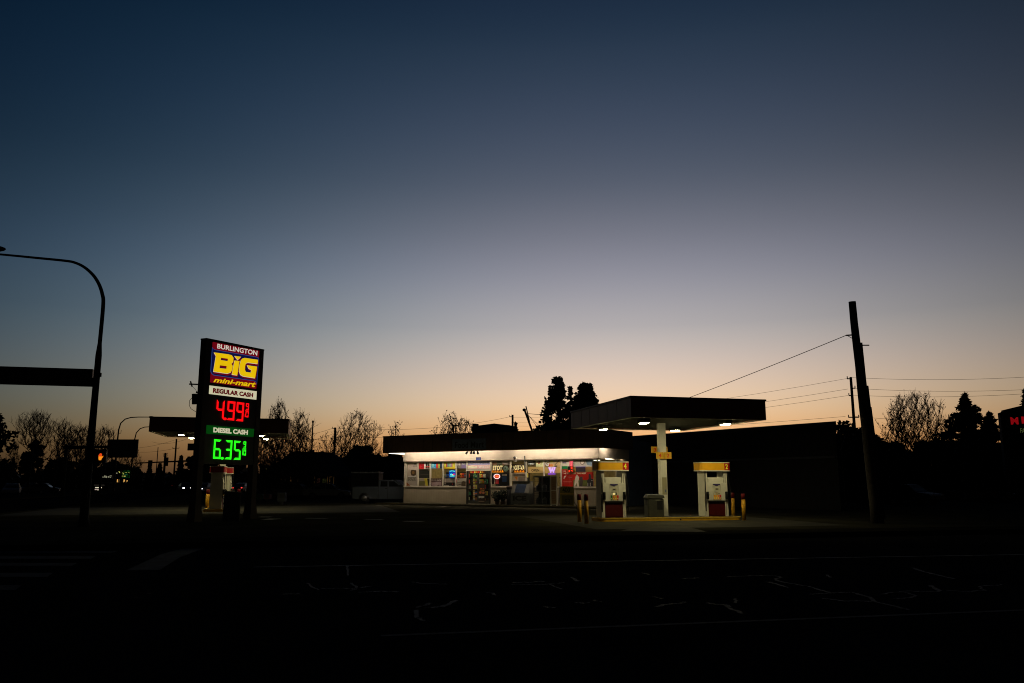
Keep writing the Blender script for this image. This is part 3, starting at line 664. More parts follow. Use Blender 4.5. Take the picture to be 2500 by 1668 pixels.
# window frames and panes
MUL = [990, 1020, 1050, 1081, 1112.5, 1139.5]; MUR = [1198.5, 1246, 1284, 1327.5, 1370, 1459]
def window(a, b, z0=ZS+.052, z1=ZB-.052):
    mb = MB(); w = .036
    mb.box(a, -.03, z0, a+w, .11, z1, M_TRIM); mb.box(b-w, -.03, z0, b, .11, z1, M_TRIM)
    mb.box(a+w, -.02, z1-.05, b-w, .10, z1, M_TRIM); mb.box(a+w, -.02, z0, b-w, .10, z0+.04, M_TRIM)
    f = mb.build('window_frame', shop)
    mb = MB(); mb.box(a+w, .035, z0+.04, b-w, .041, z1-.05, M_GLASS); mb.build('pane', f)
for L_ in (MUL, MUR):
    for i in range(len(L_)-1): window(fu(L_[i])+.002, fu(L_[i+1])-.002)
mb = MB(); mb.box(0.0, -.03, ZS+.05, fu(990), .11, ZB-.052, M_TRIM); mb.build('corner_post', shop)
mb = MB(); mb.box(FW-.149, .15, ZS, FW-.142, 2.99, ZB, M_GLASS); mb.build('side_pane', shop)
# door
DZ = 2.38
mb = MB(); mb.box(D0, -.04, DZ, D1, .12, DZ+.12, M_TRIM); mb.box(D0, -.04, 0.12, D0+.08, .12, DZ, M_DKGREY); mb.box(D1-.08, -.04, .12, D1, .12, DZ, M_DKGREY); mb.box(D0, -.03, DZ+.12, D0+.06, .1, ZB-.052, M_TRIM); mb.box(D1-.06, -.03, DZ+.12, D1, .1, ZB-.052, M_TRIM); mb.build('door_frame', shop)
dm = FP.sz(1167, 1180)[0]; dn = FP.sz(1187, 1180)[0]
def door(a, b, y, label):
    mb = MB(); w = .07
    mb.box(a, y, .13, a+w, y+.05, DZ-.01, M_GREY); mb.box(b-w, y, .13, b, y+.05, DZ-.01, M_GREY); mb.box(a+w, y, DZ-.1, b-w, y+.05, DZ-.01, M_GREY); mb.box(a+w, y, .13, b-w, y+.05, .36, M_GREY)
    d = mb.build('door', shop); d['label'] = label
    mb = MB(); mb.box(a+w, y+.02, .36, b-w, y+.026, DZ-.1, M_GLASS); mb.build('pane', d)
    mb = MB(); mb.box(a+w, y-.04, 1.1, b-w, y-.02, 1.14, M_DKGREY); mb.build('push_bar', d)
door(D0+.085, dm, .0, 'left glass door leaf'); door(dm+.01, D1-.085, .0, 'right glass door leaf with stickers')
mb = MB(); mb.box(dn-.05, -.006, .36, dn+.05, .0, DZ-.1, M_BLACK); mb.build('door_gap', shop)
# walk in front
mb = MB(); W0, W1 = -1.2, FW+2
wp = [(W0, -1.7), (W1, -1.7), (W1, -.001), (W0, -.001)]
mb.slab(wp, 0.002, .12, M_CONC); mb.box(W0-.01, -1.72, .06, W1+.01, -1.70, .125, mat('worn_kerb_paint', (.10, .08, .04), .8, 0, .4, 3)); o = mb.build('walkway', None, (SL.x, SL.y, 0), FA); o['kind'] = 'structure'
# inside
mb = MB(); mb.box(.15, .14, .08, FW-.15, DEPTH-.15, .12, mat('shop_floor', (.30, .27, .22), .5)); mb.box(.15, .15, 3.2, FW-.15, DEPTH-.15, 3.24, mat('shop_ceiling', (.55, .5, .42), .8)); mb.box(.152, 6.6, .12, FW-.152, 6.7, 3.2, mat('back_wall', (.25, .19, .075), .8)); mb.box(.152, .15, .12, .17, 6.59, 3.19, MATS['back_wall']); mb.box(FW-.17, 3.01, .12, FW-.152, 6.59, 3.19, MATS['back_wall']); mb.build('interior', shop)
E_IN = emis('ceiling_panel', (1, .84, .54), 13.0)
for k in range(7):
    x = 1.0+k*2.3
    for y in (1.2, 3.6):
        mb = MB(); mb.box(x, y, 3.16, x+1.2, y+.3, 3.198, E_IN); mb.build('ceiling_light', shop)

for (u0, u1) in ((1290, 1339), (1342, 1352), (1440, 1457)):
    a, b = fu(u0), fu(u1); mb = MB(); mb.box(a, .42, 2.985, b, .52, 3.02, emis('window_tube', (1, .88, .66), 3.0)); mb.box(a, .40, 3.021, b, .54, 3.06, M_WHITE); mb.build('window_light', shop)
# posters, banners, neon
zA = lambda x, y: (980+x/12.06, 1110+y/12.06); zB = lambda x, y: (1160+x/13.07, 1120+y/13.07); zC = lambda x, y: (1300+x/11.617, 1110+y/11.617)
def rect(z, x0, y0, x1, y1, off=.0):
    s0 = FP.sz(*z(x0, (y0+y1)/2), off)[0]; s1 = FP.sz(*z(x1, (y0+y1)/2), off)[0]
    a = FP.sz(*z((x0+x1)/2, y0), off)[1]; b = FP.sz(*z((x0+x1)/2, y1), off)[1]
    return s0, b, s1, a
def poster(name, cat, label, z, r, bgm, shapes=(), off=.055, group='window posters', emit=None):
    s0, z0, s1, z1 = rect(z, *r, off)
    o = SL+FP.dx*s0+FP.n*off
    mb = MB(); mb.box(0, 0, 0, s1-s0, .004, z1-z0, bgm)
    for i, sh in enumerate(shapes):
        y = -.003-.0022*i
        if sh[0] == 'r': a = rect(z, *sh[1:5], off); mb.flat([(a[0]-s0, y, a[1]-z0), (a[2]-s0, y, a[1]-z0), (a[2]-s0, y, a[3]-z0), (a[0]-s0, y, a[3]-z0)], sh[5])
        if sh[0] == 'p': mb.flat([(lambda q: (q[0]-s0, y, q[1]-z0))(FP.sz(*z(*p), off)) for p in sh[1]], sh[2])
        if sh[0] == 'e': a = rect(z, sh[1]-sh[3], sh[2]-sh[4], sh[1]+sh[3], sh[2]+sh[4], off); mb.flat([(x-s0, y, w-z0) for x, w in ellipse((a[0]+a[2])/2, (a[1]+a[3])/2, (a[2]-a[0])/2, (a[3]-a[1])/2, 18)], sh[5])
        if sh[0] == 't': a = rect(z, *sh[2:6], off); mb.text(sh[1], a[0]-s0, a[1]-z0, a[2]-s0, a[3]-z0, y, sh[6], sh[7] if len(sh) > 7 else .02)
    ob = mb.build(name, None, (o.x, o.y, z0), FA); tag(ob, label, cat, group); return ob
def scribble(z, x0, y0, x1, y1, rows, m, n=5):
    out = []; h = (y1-y0)/rows
    for k in range(rows):
        x = x0
        while x < x1:
            w = R.uniform(.5, 1.3)*(x1-x0)/n; out.append(('r', x, y0+k*h, min(x+w*.8, x1), y0+k*h+h*.55, m)); x += w
    return out
wht, pale, grey, dk = C(196, 186, 176), C(150, 142, 132), C(96, 92, 86), C(28, 24, 20)
poster('window_poster', 'poster', 'grey poster with a star and a brown picture, leftmost shop window', zA, (165, 215, 468, 968), C(140, 128, 120),
   [('p', [(405, 235), (415, 262), (440, 265), (420, 280), (428, 305), (405, 290), (382, 305), (390, 280), (370, 265), (395, 262)], C(60, 54, 46)), ('r', 345, 325, 462, 350, C(84, 76, 68)), ('p', [(290, 450), (440, 460), (430, 600), (370, 630), (295, 615), (270, 540)], C(52, 38, 22)), ('e', 350, 530, 40, 45, C(92, 66, 34)), ('r', 190, 640, 440, 655, wht)]
   + scribble(zA, 200, 665, 430, 780, 4, C(74, 72, 62), 3)+[('p', [(165, 815), (335, 968), (165, 968)], C(110, 62, 30))])
poster('window_poster', 'poster', 'red and white poster with two dark bottles, second shop window from left', zA, (520, 215, 830, 422), C(206, 196, 190),
   [('r', 520, 215, 668, 422, C(150, 22, 30)), ('t', '2 for', 535, 235, 655, 290, C(215, 120, 120)), ('t', '3.99', 535, 330, 620, 380, C(205, 90, 95)),
    ('p', [(735, 225), (752, 225), (760, 290), (772, 330), (772, 412), (715, 412), (715, 330), (728, 290)], C(30, 26, 14)), ('p', [(798, 225), (815, 225), (822, 290), (830, 330), (830, 412), (778, 412), (778, 330), (790, 290)], C(34, 28, 16)), ('r', 716, 340, 771, 375, C(150, 50, 40)), ('r', 780, 340, 829, 375, C(150, 50, 40))])
poster('window_poster', 'poster', 'dark upper sheet below the two bottle poster', zA, (520, 432, 830, 690), C(20, 20, 18), [('r', 560, 585, 800, 600, C(44, 44, 36)), ('e', 795, 455, 14, 10, C(140, 110, 70))])
poster('window_poster', 'poster', 'white notice with olive block and tall yellow drink, under the dark sheet', zA, (520, 695, 830, 968), C(126, 116, 110),
   [('r', 525, 780, 690, 950, C(78, 72, 44)), ('r', 530, 745, 670, 752, C(80, 74, 70)), ('p', [(668, 640+62), (755, 702), (800, 965), (725, 965), (690, 800)], C(176, 144, 42)), ('p', [(755, 705), (830, 705), (830, 960), (810, 960)], C(30, 26, 20))])
poster('window_poster', 'poster', 'blue poster with red and green drink bottles, third shop window from left', zA, (880, 205, 1205, 412), C(24, 92, 130),
   [('r', 885, 215, 1015, 410, C(40, 116, 160)), ('e', 930, 320, 38, 45, C(110, 170, 190)), ('e', 990, 260, 30, 25, C(30, 70, 140)), ('p', [(1040, 240), (1065, 240), (1085, 285), (1085, 405), (1022, 405), (1022, 285)], C(176, 44, 34)), ('p', [(1100, 250), (1118, 250), (1135, 290), (1135, 405), (1090, 405), (1090, 290)], C(120, 140, 40)), ('p', [(1155, 250), (1185, 250), (1203, 290), (1203, 405), (1140, 405), (1140, 290)], C(28, 40, 60)), ('r', 890, 385, 1000, 398, wht)])
poster('window_poster', 'poster', 'mauve poster full of thin pale lettering at the foot of the third window', zA, (870, 700, 1200, 968), C(70, 48, 44),
   [('t', 'DAILY DEALS'[:5], 890, 715, 1110, 770, pale, .01)][:0]+scribble(zA, 885, 715, 1180, 790, 2, C(130, 118, 116), 4)+[('r', 880+k*26, 800, 890+k*26, 950-R.randint(0, 60), C(140, 122, 124)) for k in range(12)])
poster('window_poster', 'poster', 'orange and yellow poster with a pack of cans, fourth shop window', zA, (1250, 195, 1582, 420), C(224, 134, 24),
   [('e', 1415, 310, 150, 95, C(236, 170, 50)), ('r', 1310, 250, 1520, 370, C(122, 96, 66))]+[('r', 1318+k*34, 255, 1345+k*34, 366, c_) for k, c_ in enumerate((C(150, 60, 50), C(90, 110, 120), C(70, 130, 90), C(110, 130, 140), C(120, 80, 120), C(160, 120, 60)))])
poster('window_poster', 'poster', 'grey notice with a black and red picture strip, foot of the fourth window', zA, (1240, 705, 1582, 968), C(118, 108, 100),
   [('r', 1240, 820, 1575, 965, C(22, 18, 16)), ('e', 1290, 850, 26, 26, C(110, 100, 90)), ('e', 1505, 870, 14, 16, C(190, 20, 40)), ('r', 1255, 905, 1400, 925, C(120, 114, 110)), ('r', 1280, 715, 1320, 815, C(150, 140, 130))])
poster('window_poster', 'poster', 'violet poster with pale lettering, top of the fifth window', zA, (1625, 195, 1905, 408), C(92, 80, 118),
   [('r', 1625, 240, 1770, 400, C(96, 88, 84)), ('e', 1655, 290, 24, 34, C(140, 132, 126)), ('e', 1710, 285, 26, 38, C(150, 142, 134)), ('p', [(1780, 195), (1905, 195), (1905, 245)], C(52, 46, 44)), ('t', 'Am', 1785, 250, 1890, 300, wht)])
poster('window_poster', 'poster', 'pale notice with brown sacks pictured, foot of the fifth window', zA, (1620, 700, 1905, 968), C(132, 122, 112),
   [('e', 1690, 740, 16, 22, C(84, 84, 70)), ('r', 1640, 805, 1750, 830, C(100, 100, 88)), ('p', [(1770, 800), (1830, 775), (1895, 800), (1890, 930), (1765, 930)], C(66, 52, 38)), ('p', [(1630, 900), (1760, 860), (1770, 880), (1640, 915)], C(60, 54, 48)), ('e', 1612+14, 770, 9, 60, C(200, 30, 40))])
poster('door_sticker', 'sticker', 'dark sticker sheet with orange pictures and a pale lettered strip, right shop door leaf', zB, (112, 815, 325, 1405), C(34, 24, 18),
   [('e', 190, 975, 40, 40, C(150, 84, 22)), ('e', 265, 990, 38, 44, C(120, 80, 30)), ('e', 170, 1080, 40, 44, C(120, 60, 34)), ('e', 265, 1090, 40, 44, C(110, 66, 46)), ('e', 215, 1030, 28, 28, C(70, 60, 24))]+[('r', 118+k*31, 1190+(k % 2)*10, 140+k*31, 1262-(k % 3)*8, C(196, 182, 150)) for k in range(6)]+[('r', 118, 1350, 300, 1364, C(110, 100, 86))], off=-.02, group='stickers on the shop doors')
poster('door_sticker', 'sticker', 'orange and black strip across the head of the shop doors', zB, (-190, 385, 320, 470), C(60, 26, 12), [('e', -130+k*62, 430, 24, 30, (C(196, 96, 20), C(160, 34, 20), C(214, 150, 60))[k % 3]) for k in range(7)], off=-.02, group='stickers on the shop doors')
# banner above the door
poster('window_banner', 'banner', 'blue and pink welcome banner across the transom above the shop door', zB, (-240, 60, 470, 325), C(92, 98, 140),
   [('r', -240, 190, 470, 325, C(170, 130, 130)), ('r', -240, 175, 470, 200, C(120, 116, 150)), ('t', 'BURLINGTON BIG', -215, 92, 455, 160, C(196, 200, 214)), ('t', 'WELCO', 110, 225, 455, 305, C(240, 214, 200)), ('p', [(-220, 240), (-100, 215), (-30, 260), (60, 235), (60, 310), (-220, 310)], C(196, 160, 140))])
E_FLW = emis('flame_sign_letters', srgb(236, 214, 150), 1.0); E_FLO = emis('flame_sign_orange', srgb(216, 126, 18), 1.0, .5); E_FLR = emis('flame_sign_red', srgb(120, 36, 10), 1.0, .5)
def flames(z, x0, x1, yb, yt, n):
    out = [('r', x0, yb-25, x1, yb, E_FLO)]
    for k in range(n):
        a = x0+(x1-x0)*k/n; b = x0+(x1-x0)*(k+1)/n; m = (a+b)/2+R.uniform(-6, 6)
        out.append(('p', [(a, yb-24), (b, yb-24), (m+R.uniform(-10, 10), yt+R.uniform(0, 30))], (E_FLO, E_FLR)[k % 2]))
    return out
poster('flame_sign', 'sign', 'backlit flame sign with pale letters, window right of the shop door', zB, (535, 205, 1095, 445), C(46, 34, 20),
   flames(zB, 540, 905, 440, 330, 9)+[('t', 'ETOT', 570, 222, 870, 370, E_FLW, .03), ('p', [(890, 215), (905, 215), (870, 275), (862, 275)], E_FLW), ('e', 985, 320, 80, 95, C(70, 84, 72)), ('e', 970, 300, 30, 20, C(18, 20, 18)), ('p', [(1075, 300), (1092, 270), (1092, 350), (1075, 355)], C(190, 160, 120))])
poster('flame_sign', 'sign', 'backlit flame sign with pale letters, above the ice chest', zB, (1150, 170, 1600, 445), C(50, 36, 22),
   flames(zB, 1255, 1598, 440, 320, 8)+[('p', [(1150, 320), (1250, 320), (1200, 420), (1150, 440)], C(120, 110, 90)), ('t', 'GIT-VA', 1258, 215, 1592, 362, E_FLW, .03), ('t', '4', 1195, 225, 1240, 290, C(230, 190, 120)), ('p', [(1165, 190), (1178, 190), (1168, 300), (1155, 300)], E_FLW)])
poster('window_poster', 'poster', 'brown upper sheet with a hanging grey pennant, right of the shop door', zB, (540, 40, 1100, 200), C(92, 64, 44), [('e', 690, 100, 14, 14, C(190, 160, 120)), ('r', 705, 60, 870, 200, C(60, 62, 48)), ('p', [(800, 42), (1100, 42), (1100, 200), (960, 200), (870, 150)], C(122, 114, 106))])
poster('window_poster', 'poster', 'white sheet with an orange cone picture, just behind the ice chest', zB, (1165, 450, 1600, 720), C(142, 130, 114),
   [('r', 1190, 470, 1590, 560, C(110, 100, 88)), ('t', 'SOFT CONE'[:4], 1280, 480, 1480, 530, C(60, 50, 44), .02)][:1]+scribble(zB, 1230, 485, 1590, 545, 2, C(66, 56, 50), 6)+[('p', [(1255, 570), (1365, 570), (1345, 700)], C(170, 96, 30)), ('r', 1390, 590, 1660, 715, C(96, 86, 78))])
poster('window_poster', 'poster', 'dark poster with a blue screen picture, behind the oval neon sign', zB, (530, 462, 1090, 895), C(18, 16, 18), [('r', 855, 500, 1010, 548, C(120, 106, 92)), ('r', 862, 560, 1005, 740, C(26, 44, 70)), ('r', 540, 810, 650, 890, C(96, 96, 78)), ('r', 615, 660, 640, 800, C(150, 146, 132)), ('r', 655, 660, 755, 805, C(176, 16, 30)), ('r', 690, 670, 710, 795, C(200, 90, 90))])
poster('window_poster', 'poster', 'black energy drink poster with white capitals, top of a right hand window', zB, (1670, 55, 1935, 215), C(40, 38, 28), [('t', 'BANG', 1690, 75, 1855, 112, wht, .03), ('t', 'ENERGY', 1690, 145, 1895, 190, wht, .03)])
poster('window_poster', 'poster', 'pale poster with a brown emblem beside the black energy drink poster', zC, (95, 150, 312, 345), C(178, 158, 120), [('e', 180, 215, 38, 55, C(110, 66, 44)), ('e', 165, 205, 16, 20, C(170, 140, 110)), ('r', 230, 180, 250, 300, C(130, 110, 84)), ('e', 125, 225, 10, 14, C(140, 70, 60))])
poster('window_poster', 'poster', 'beige sheet with dark letters reading open, above the gas bottle cage', zC, (-120, 350, 322, 520), C(150, 126, 80), [('t', 'OPEN', -30, 410, 190, 485, C(58, 46, 26), .03)])
poster('window_poster', 'poster', 'sheet with large pale letter and bright paint splashes, next window pane', zC, (345, 130, 795, 362), C(150, 128, 92), [('r', 350, 150, 480, 350, C(110, 88, 56)), ('t', 'G', 362, 172, 468, 328, C(226, 198, 160), .05), ('p', [(510, 150), (600, 160), (560, 210), (520, 215)], C(220, 170, 30)), ('p', [(590, 150), (660, 150), (650, 200), (600, 190)], C(90, 130, 150)), ('e', 540, 305, 45, 32, C(220, 100, 40)), ('e', 485, 305, 24, 28, C(190, 30, 30)), ('p', [(785, 150), (640, 300), (620, 300), (760, 150)], C(46, 40, 30)), ('e', 665, 330, 45, 22, C(60, 50, 36))])
poster('window_poster', 'poster', 'plain beige lower sheet behind the purple neon letter', zC, (345, 366, 795, 530), C(160, 132, 76), [('r', 345, 440, 795, 446, C(130, 108, 62))])
poster('window_poster', 'poster', 'big red and white poster with riders, rightmost shop window', zC, (835, 115, 1735, 905), C(150, 144, 136),
   [('p', [(1480, 115), (1735, 115), (1735, 330), (1560, 300)], C(96, 112, 128)), ('r', 835, 345, 1735, 510, C(122, 90, 44)), ('r', 835, 330, 1000, 410, C(20, 96, 50)), ('r', 835, 420, 985, 500, C(150, 34, 22)), ('r', 835, 500, 1735, 905, C(142, 20, 10)),
    ('t', 'THE BEST USE THE BEST', 850, 512, 1530, 555, C(196, 160, 140), .03), ('t', 'RED', 862, 452, 950, 490, wht, .03), ('r', 858, 210, 965, 250, C(70, 62, 76)), ('e', 900, 150, 40, 14, C(110, 90, 80)), ('e', 1418, 212, 70, 78, C(92, 82, 74)), ('e', 1418, 212, 48, 54, C(160, 150, 140)),
    ('p', [(900, 610), (970, 595), (905, 690), (885, 690)], C(190, 150, 140)), ('r', 1030, 640, 1125, 662, C(120, 70, 64)), ('r', 880, 768, 1120, 780, C(170, 90, 80)), ('r', 1230, 360, 1510, 490, C(26, 20, 26)), ('r', 1225, 340, 1515, 360, C(60, 44, 110)), ('r', 1165, 720, 1735, 905, C(70, 76, 34)),
    ('p', [(1240, 600), (1290, 590), (1330, 650), (1310, 760), (1330, 905), (1270, 905), (1260, 800), (1215, 905), (1190, 890), (1210, 700)], C(150, 140, 130)), ('e', 1270, 600, 26, 30, C(140, 126, 116)), ('p', [(1360, 640), (1430, 620), (1440, 780), (1420, 905), (1340, 905), (1345, 760)], C(44, 36, 34)), ('p', [(1600, 560), (1650, 540), (1680, 680), (1735, 700), (1735, 905), (1560, 905), (1560, 740), (1600, 690)], C(26, 24, 28)), ('r', 1570, 800, 1590, 895, C(130, 126, 122)), ('r', 1640, 800, 1660, 895, C(130, 126, 122)), ('p', [(1670, 725), (1790-60, 740), (1735, 750), (1680, 745)], C(110, 112, 116)), ('t', 'GETS', 1150, 190, 1260, 235, C(90, 100, 84), .01), ('t', 'IT', 1160, 255, 1220, 300, C(90, 100, 84), .01)])
# neon
def neon(name, label, z, off=.02, group=None):
    return None
def neon_open():
    a = rect(zB, 588, 485, 792, 648, -.05); o = SL+FP.dx*(a[0]+a[2])*.5-FP.n*.045
    t = thing('neon_sign', 'oval neon sign, white ring round red letters, right of the shop door', 'neon sign', (o.x, o.y, (a[1]+a[3])/2), FA)
    rx, rz = (a[2]-a[0])/2, (a[3]-a[1])/2
    mb = MB(); mb.prism(ellipse(0, 0, rx, rz), .02, .035, C(120, 20, 14)); mb.build('backing', t)
    mb = MB(); ring(mb, 0, 0, rx, rz, .045, .0, .018, emis('neon_white', (1, .74, .74), 1.3)); mb.build('ring', t)
    mb = MB(); mb.prism(ellipse(0, 0, rx*.74, rz*.68), .012, .018, emis('neon_red', (.75, .03, .012), 1.0)); mb.text('OPEN', -rx*.52, -rz*.3, rx*.5, rz*.3, .008, emis('neon_orange', (1, .32, .06), 1.2), .02); mb.build('letters', t)
neon_open()
def neon_green():
    a = rect(zA, 1395, 455, 1590, 682, -.05); o = SL+FP.dx*a[0]-FP.n*.045
    w, h = a[2]-a[0], a[3]-a[1]
    t = thing('neon_sign', 'blue backed neon sign with green letters and a red dot, fourth shop window', 'neon sign', (o.x, o.y, a[1]), FA)
    mb = MB(); P = [(.03, .03)]; mb.prism([(w*x, h*y) for x, y in ((.1, .08), (.5, 0), (.95, .08), (1, .6), (.98, .97), (.12, 1), (.02, .8), (.0, .4))], .012, .03, emis('neon_blue', (.002, .05, .42), 1)); mb.build('backing', t)
    G = emis('neon_green', (.16, 1, .34), 1.05); C_ = emis('neon_cyan', (.12, .85, .8), 1.0)
    mb = MB()
    for k in range(7):
        x = .12+k*.115; y = .72+.12*math.sin((k+.5)/7*math.pi); mb.box(w*x, -.005, h*y, w*(x+.075), .008, h*(y+.12), G if k % 2 else C_)
    for k in range(3):
        mb.box(w*(.2+k*.12), -.005, h*(.34+.04*(k % 2)), w*(.29+k*.12), .008, h*(.5+.04*(k % 2)), C_)
    for k in range(5):
        mb.box(w*(.16+k*.155), -.005, h*.16, w*(.27+k*.155), .008, h*(.27+.03*(k % 2)), G)
    mb.build('letters', t)
    mb = MB(); mb.prism(ellipse(w*.77, h*.45, w*.11, h*.09, 12), -.005, .008, LEDR); mb.prism(ellipse(w*.6, h*.36, w*.06, h*.08, 10), -.005, .008, emis('neon_yellow', (.95, .9, .25), 1)); mb.build('dot', t)
neon_green()
def neon_w():
    a = rect(zC, 442, 358, 655, 572, -.05); o = SL+FP.dx*a[0]-FP.n*.045; w, h = a[2]-a[0], a[3]-a[1]
    t = thing('neon_sign', 'purple neon slab letter W above the gas bottle cage', 'neon sign', (o.x, o.y, a[1]), FA)
    PU = emis('neon_purple_white', (.78, .50, .95), 1.0); PD = emis('neon_purple', (.27, .06, .66), 1.0)
    def K(P, y0, m, mb): mb.prism([(x*w/100, h*(100-q)/100) for x, q in P], y0, y0+.01, m)
    mb = MB()
    Wp = [(0, 2), (38, 2), (38, 14), (33, 14), (38, 42), (48, 14), (46, 14), (46, 2), (66, 2), (66, 14), (62, 14), (70, 42), (77, 14), (70, 14), (70, 2), (100, 2), (100, 14), (94, 14), (76, 76), (64, 76), (54, 42), (40, 76), (28, 76), (8, 14), (0, 14)]
    K([((x-50)*1.0+50+(-2 if x < 50 else 2), q+2) for x, q in Wp], .008, PD, mb); K(Wp, -.004, PU, mb); mb.build('letter', t)
    mb = MB()
    for k in range(7): K([(2+k*14, 80), (11+k*14, 80), (12+k*14, 98), (1+k*14, 98)], .0, PD, mb)
    mb.build('base_line', t)
neon_w()
def led_win():
    a = rect(zC, 1000, 180, 1145, 505, -.05); o = SL+FP.dx*a[0]-FP.n*.045; w, h = a[2]-a[0], a[3]-a[1]
    t = thing('led_sign', 'upright red digit display in the rightmost shop window', 'LED sign', (o.x, o.y, a[1]), FA)
    mb = MB(); mb.box(0, .012, 0, w, .04, h*.53, M_BLACKPANEL); mb.box(w*.3, .012, h*.53, w, .04, h, C(150, 60, 70)); mb.build('case', t)
    PK = emis('led_pink', (1, .16, .20), 1.0); RO = emis('led_bright_red', (1, .05, .015), 1.1)
    mb = MB()
    seg_digit(mb, '2', w*.36, h*.78, w*.62, h*.99, .01, .05, PK); seg_digit(mb, '2', w*.68, h*.78, w*.95, h*.99, .01, .05, PK)
    seg_digit(mb, '2', w*.5, h*.55, w*.85, h*.75, .01, .05, PK); seg_digit(mb, '8', w*.58, h*.31, w*.92, h*.5, .01, .06, RO); seg_digit(mb, '0', w*.14, h*.03, w*.42, h*.2, .01, .06, RO); seg_digit(mb, '4', w*.6, h*.03, w*.92, h*.25, .01, .06, RO)
    mb.build('digits', t)
led_win()
# number plate, lamp, camera pipe on the band
a = rect(zA, 2180, 70, 2200, 90); 
def sx(u, v, off=0): return FP.sz(u, v, off)
a = sx(1162, 1123.5, -.12); b = sx(1174, 1116.5, -.12)
o = SL+FP.dx*a[0]-FP.n*.122; t = thing('address_plate', 'small blue address plate with pale digits above the shop door', 'sign', (o.x, o.y, a[1]), FA)
w, h = b[0]-a[0], b[1]-a[1]; mb = MB(); mb.box(0, 0, 0, w, .02, h, mat('plate_blue', (.008, .018, .12), .5)); mb.build('plate', t); mb = MB(); mb.text('575', w*.16, h*.24, w*.84, h*.76, -.004, mat('plate_digit', (.12, .14, .3), .5), .0); mb.build('digits', t)
p = FP.hit(1258, 1116, -.12); t = thing('dome_camera', 'small dark dome camera on a white bracket on the lit band', 'camera', (p.x, p.y, p.z), FA)
mb = MB(); mb.box(-.04, 0, -.32, .09, .02, .0, M_WHITE); mb.build('bracket', t); mb = MB(); mb.ell((-.02, -.07, -.05), (.10, .08, .10), M_BLACK); mb.build('dome', t)
p = FP.hit(1281, 1120, -.14); t = thing('vent_pipe', 'slim grey pipe clipped to the lit band over the ice chest', 'pipe', (p.x, p.y, p.z), FA)
mb = MB(); mb.tube([(0, 0, .2), (0, 0, -.45), (.05, -.02, -.9)], .045, M_GREY); mb.build('pipe', t); mb = MB(); mb.box(-.07, -.02, -.2, .07, .03, -.15, M_GALV); mb.build('clip', t)
# Food Mart board on the fascia
b0 = FP.sz(920+1150/6.18, 1020+325/6.18, -OV); b1 = FP.sz(920+1650/6.18, 1020+470/6.18, -OV)
o = SL+FP.dx*b0[0]-FP.n*(OV+.075); t = thing('fascia_sign', 'unlit blue grey name board on the dark shop fascia', 'sign', (o.x, o.y, b1[1]), FA)
w, h = b1[0]-b0[0], b0[1]-b1[1]
mb = MB(); mb.box(0, 0, 0, w, .06, h, mat('dark_blue_board', (.09, .12, .17), .6)); mb.build('board', t); mb = MB(); mb.text('Food Mart', w*.08, h*.12, w*.95, h*.72, -.004, M_BLACK, .02); mb.build('lettering', t)
# flood lamps hanging from the fascia under the board
for i, (u, lab) in enumerate(((1143, 'splayed leftmost'), (1151, 'inner left'), (1157.5, 'inner right'), (1164, 'splayed rightmost'))):
    p = FP.hit(u, 1101, -OV); t = thing('flood_lamp', '%s of four small dark flood lamps under the fascia name board' % lab, 'lamp', (p.x, p.y, ZF0), FA, 'flood lamps under the fascia')
    dx = (-.1, 0, 0, .1)[i]
    mb = MB(); mb.tube([(0, .02, .04), (dx*.3, 0, -.03)], .02, M_BLACK, 6); mb.build('arm', t); mb = MB(); mb.tube([(dx*.3, 0, -.02), (dx*1.5, -.05, -.19)], [.04, .095], M_BLACK, 10); mb.build('head', t)
# roof plant
def roofbox(u0, v0, u1, v1, off, label, name, d=1.6, m=M_DKGREY):
    s0, z1 = FP.sz(u0, v0, off); s1 = FP.sz(u1, v0, off)[0]; o = SL+FP.dx*s0+FP.n*off
    t = thing(name, label, 'roof unit', (o.x, o.y, 4.72), FA); w = s1-s0; h = z1-4.72
    return t, w, h
t, w, h = roofbox(1152, 1038, 1229, 1050, 2.6, 'long dark air handling unit on the shop roof', 'air_handler')
mb = MB(); mb.cbox(0, 0, .06, w, 2, h-.1, M_DKGREY, .03); mb.build('cabinet', t); mb = MB(); mb.add([(-.04, -.05, h-.1), (w*.72, -.05, h+.04), (w+.02, -.05, h-.14), (w+.02, 2.05, h-.14), (w*.72, 2.05, h+.04), (-.04, 2.05, h-.1), (-.04, -.05, h-.2), (w+.02, -.05, h-.24)], [(0, 1, 4, 5), (1, 2, 3, 4), (6, 7, 2, 1, 0)], M_DKGREY); mb.build('cover', t)
mb = MB(); mb.box(-.28, .3, h-.45, .16, .8, h-.1, M_DKGREY); mb.box(-.2, .35, h-.1, .1, .75, h+.12, M_DKGREY); mb.build('intake_hood', t)
for k in range(4): mb = MB(); mb.box(.2+k*(w-.5)/3, .1, 0, .3+k*(w-.5)/3, 1.9, .06, M_GALV); mb.build('skid', t)
t, w, h = roofbox(1106, 1040, 1116, 1050, 2.0, 'small twin flue on the shop roof', 'roof_flue')
mb = MB(); mb.tube([(.05, 0, 0), (.05, 0, h)], .05, M_DKGREY); mb.build('pipe', t); mb = MB(); mb.tube([(.28, 0, 0), (.28, 0, h)], .05, M_DKGREY); mb.build('pipe', t); mb = MB(); mb.box(-.03, -.1, h, .36, .1, h+.08, M_DKGREY); mb.build('cap', t)

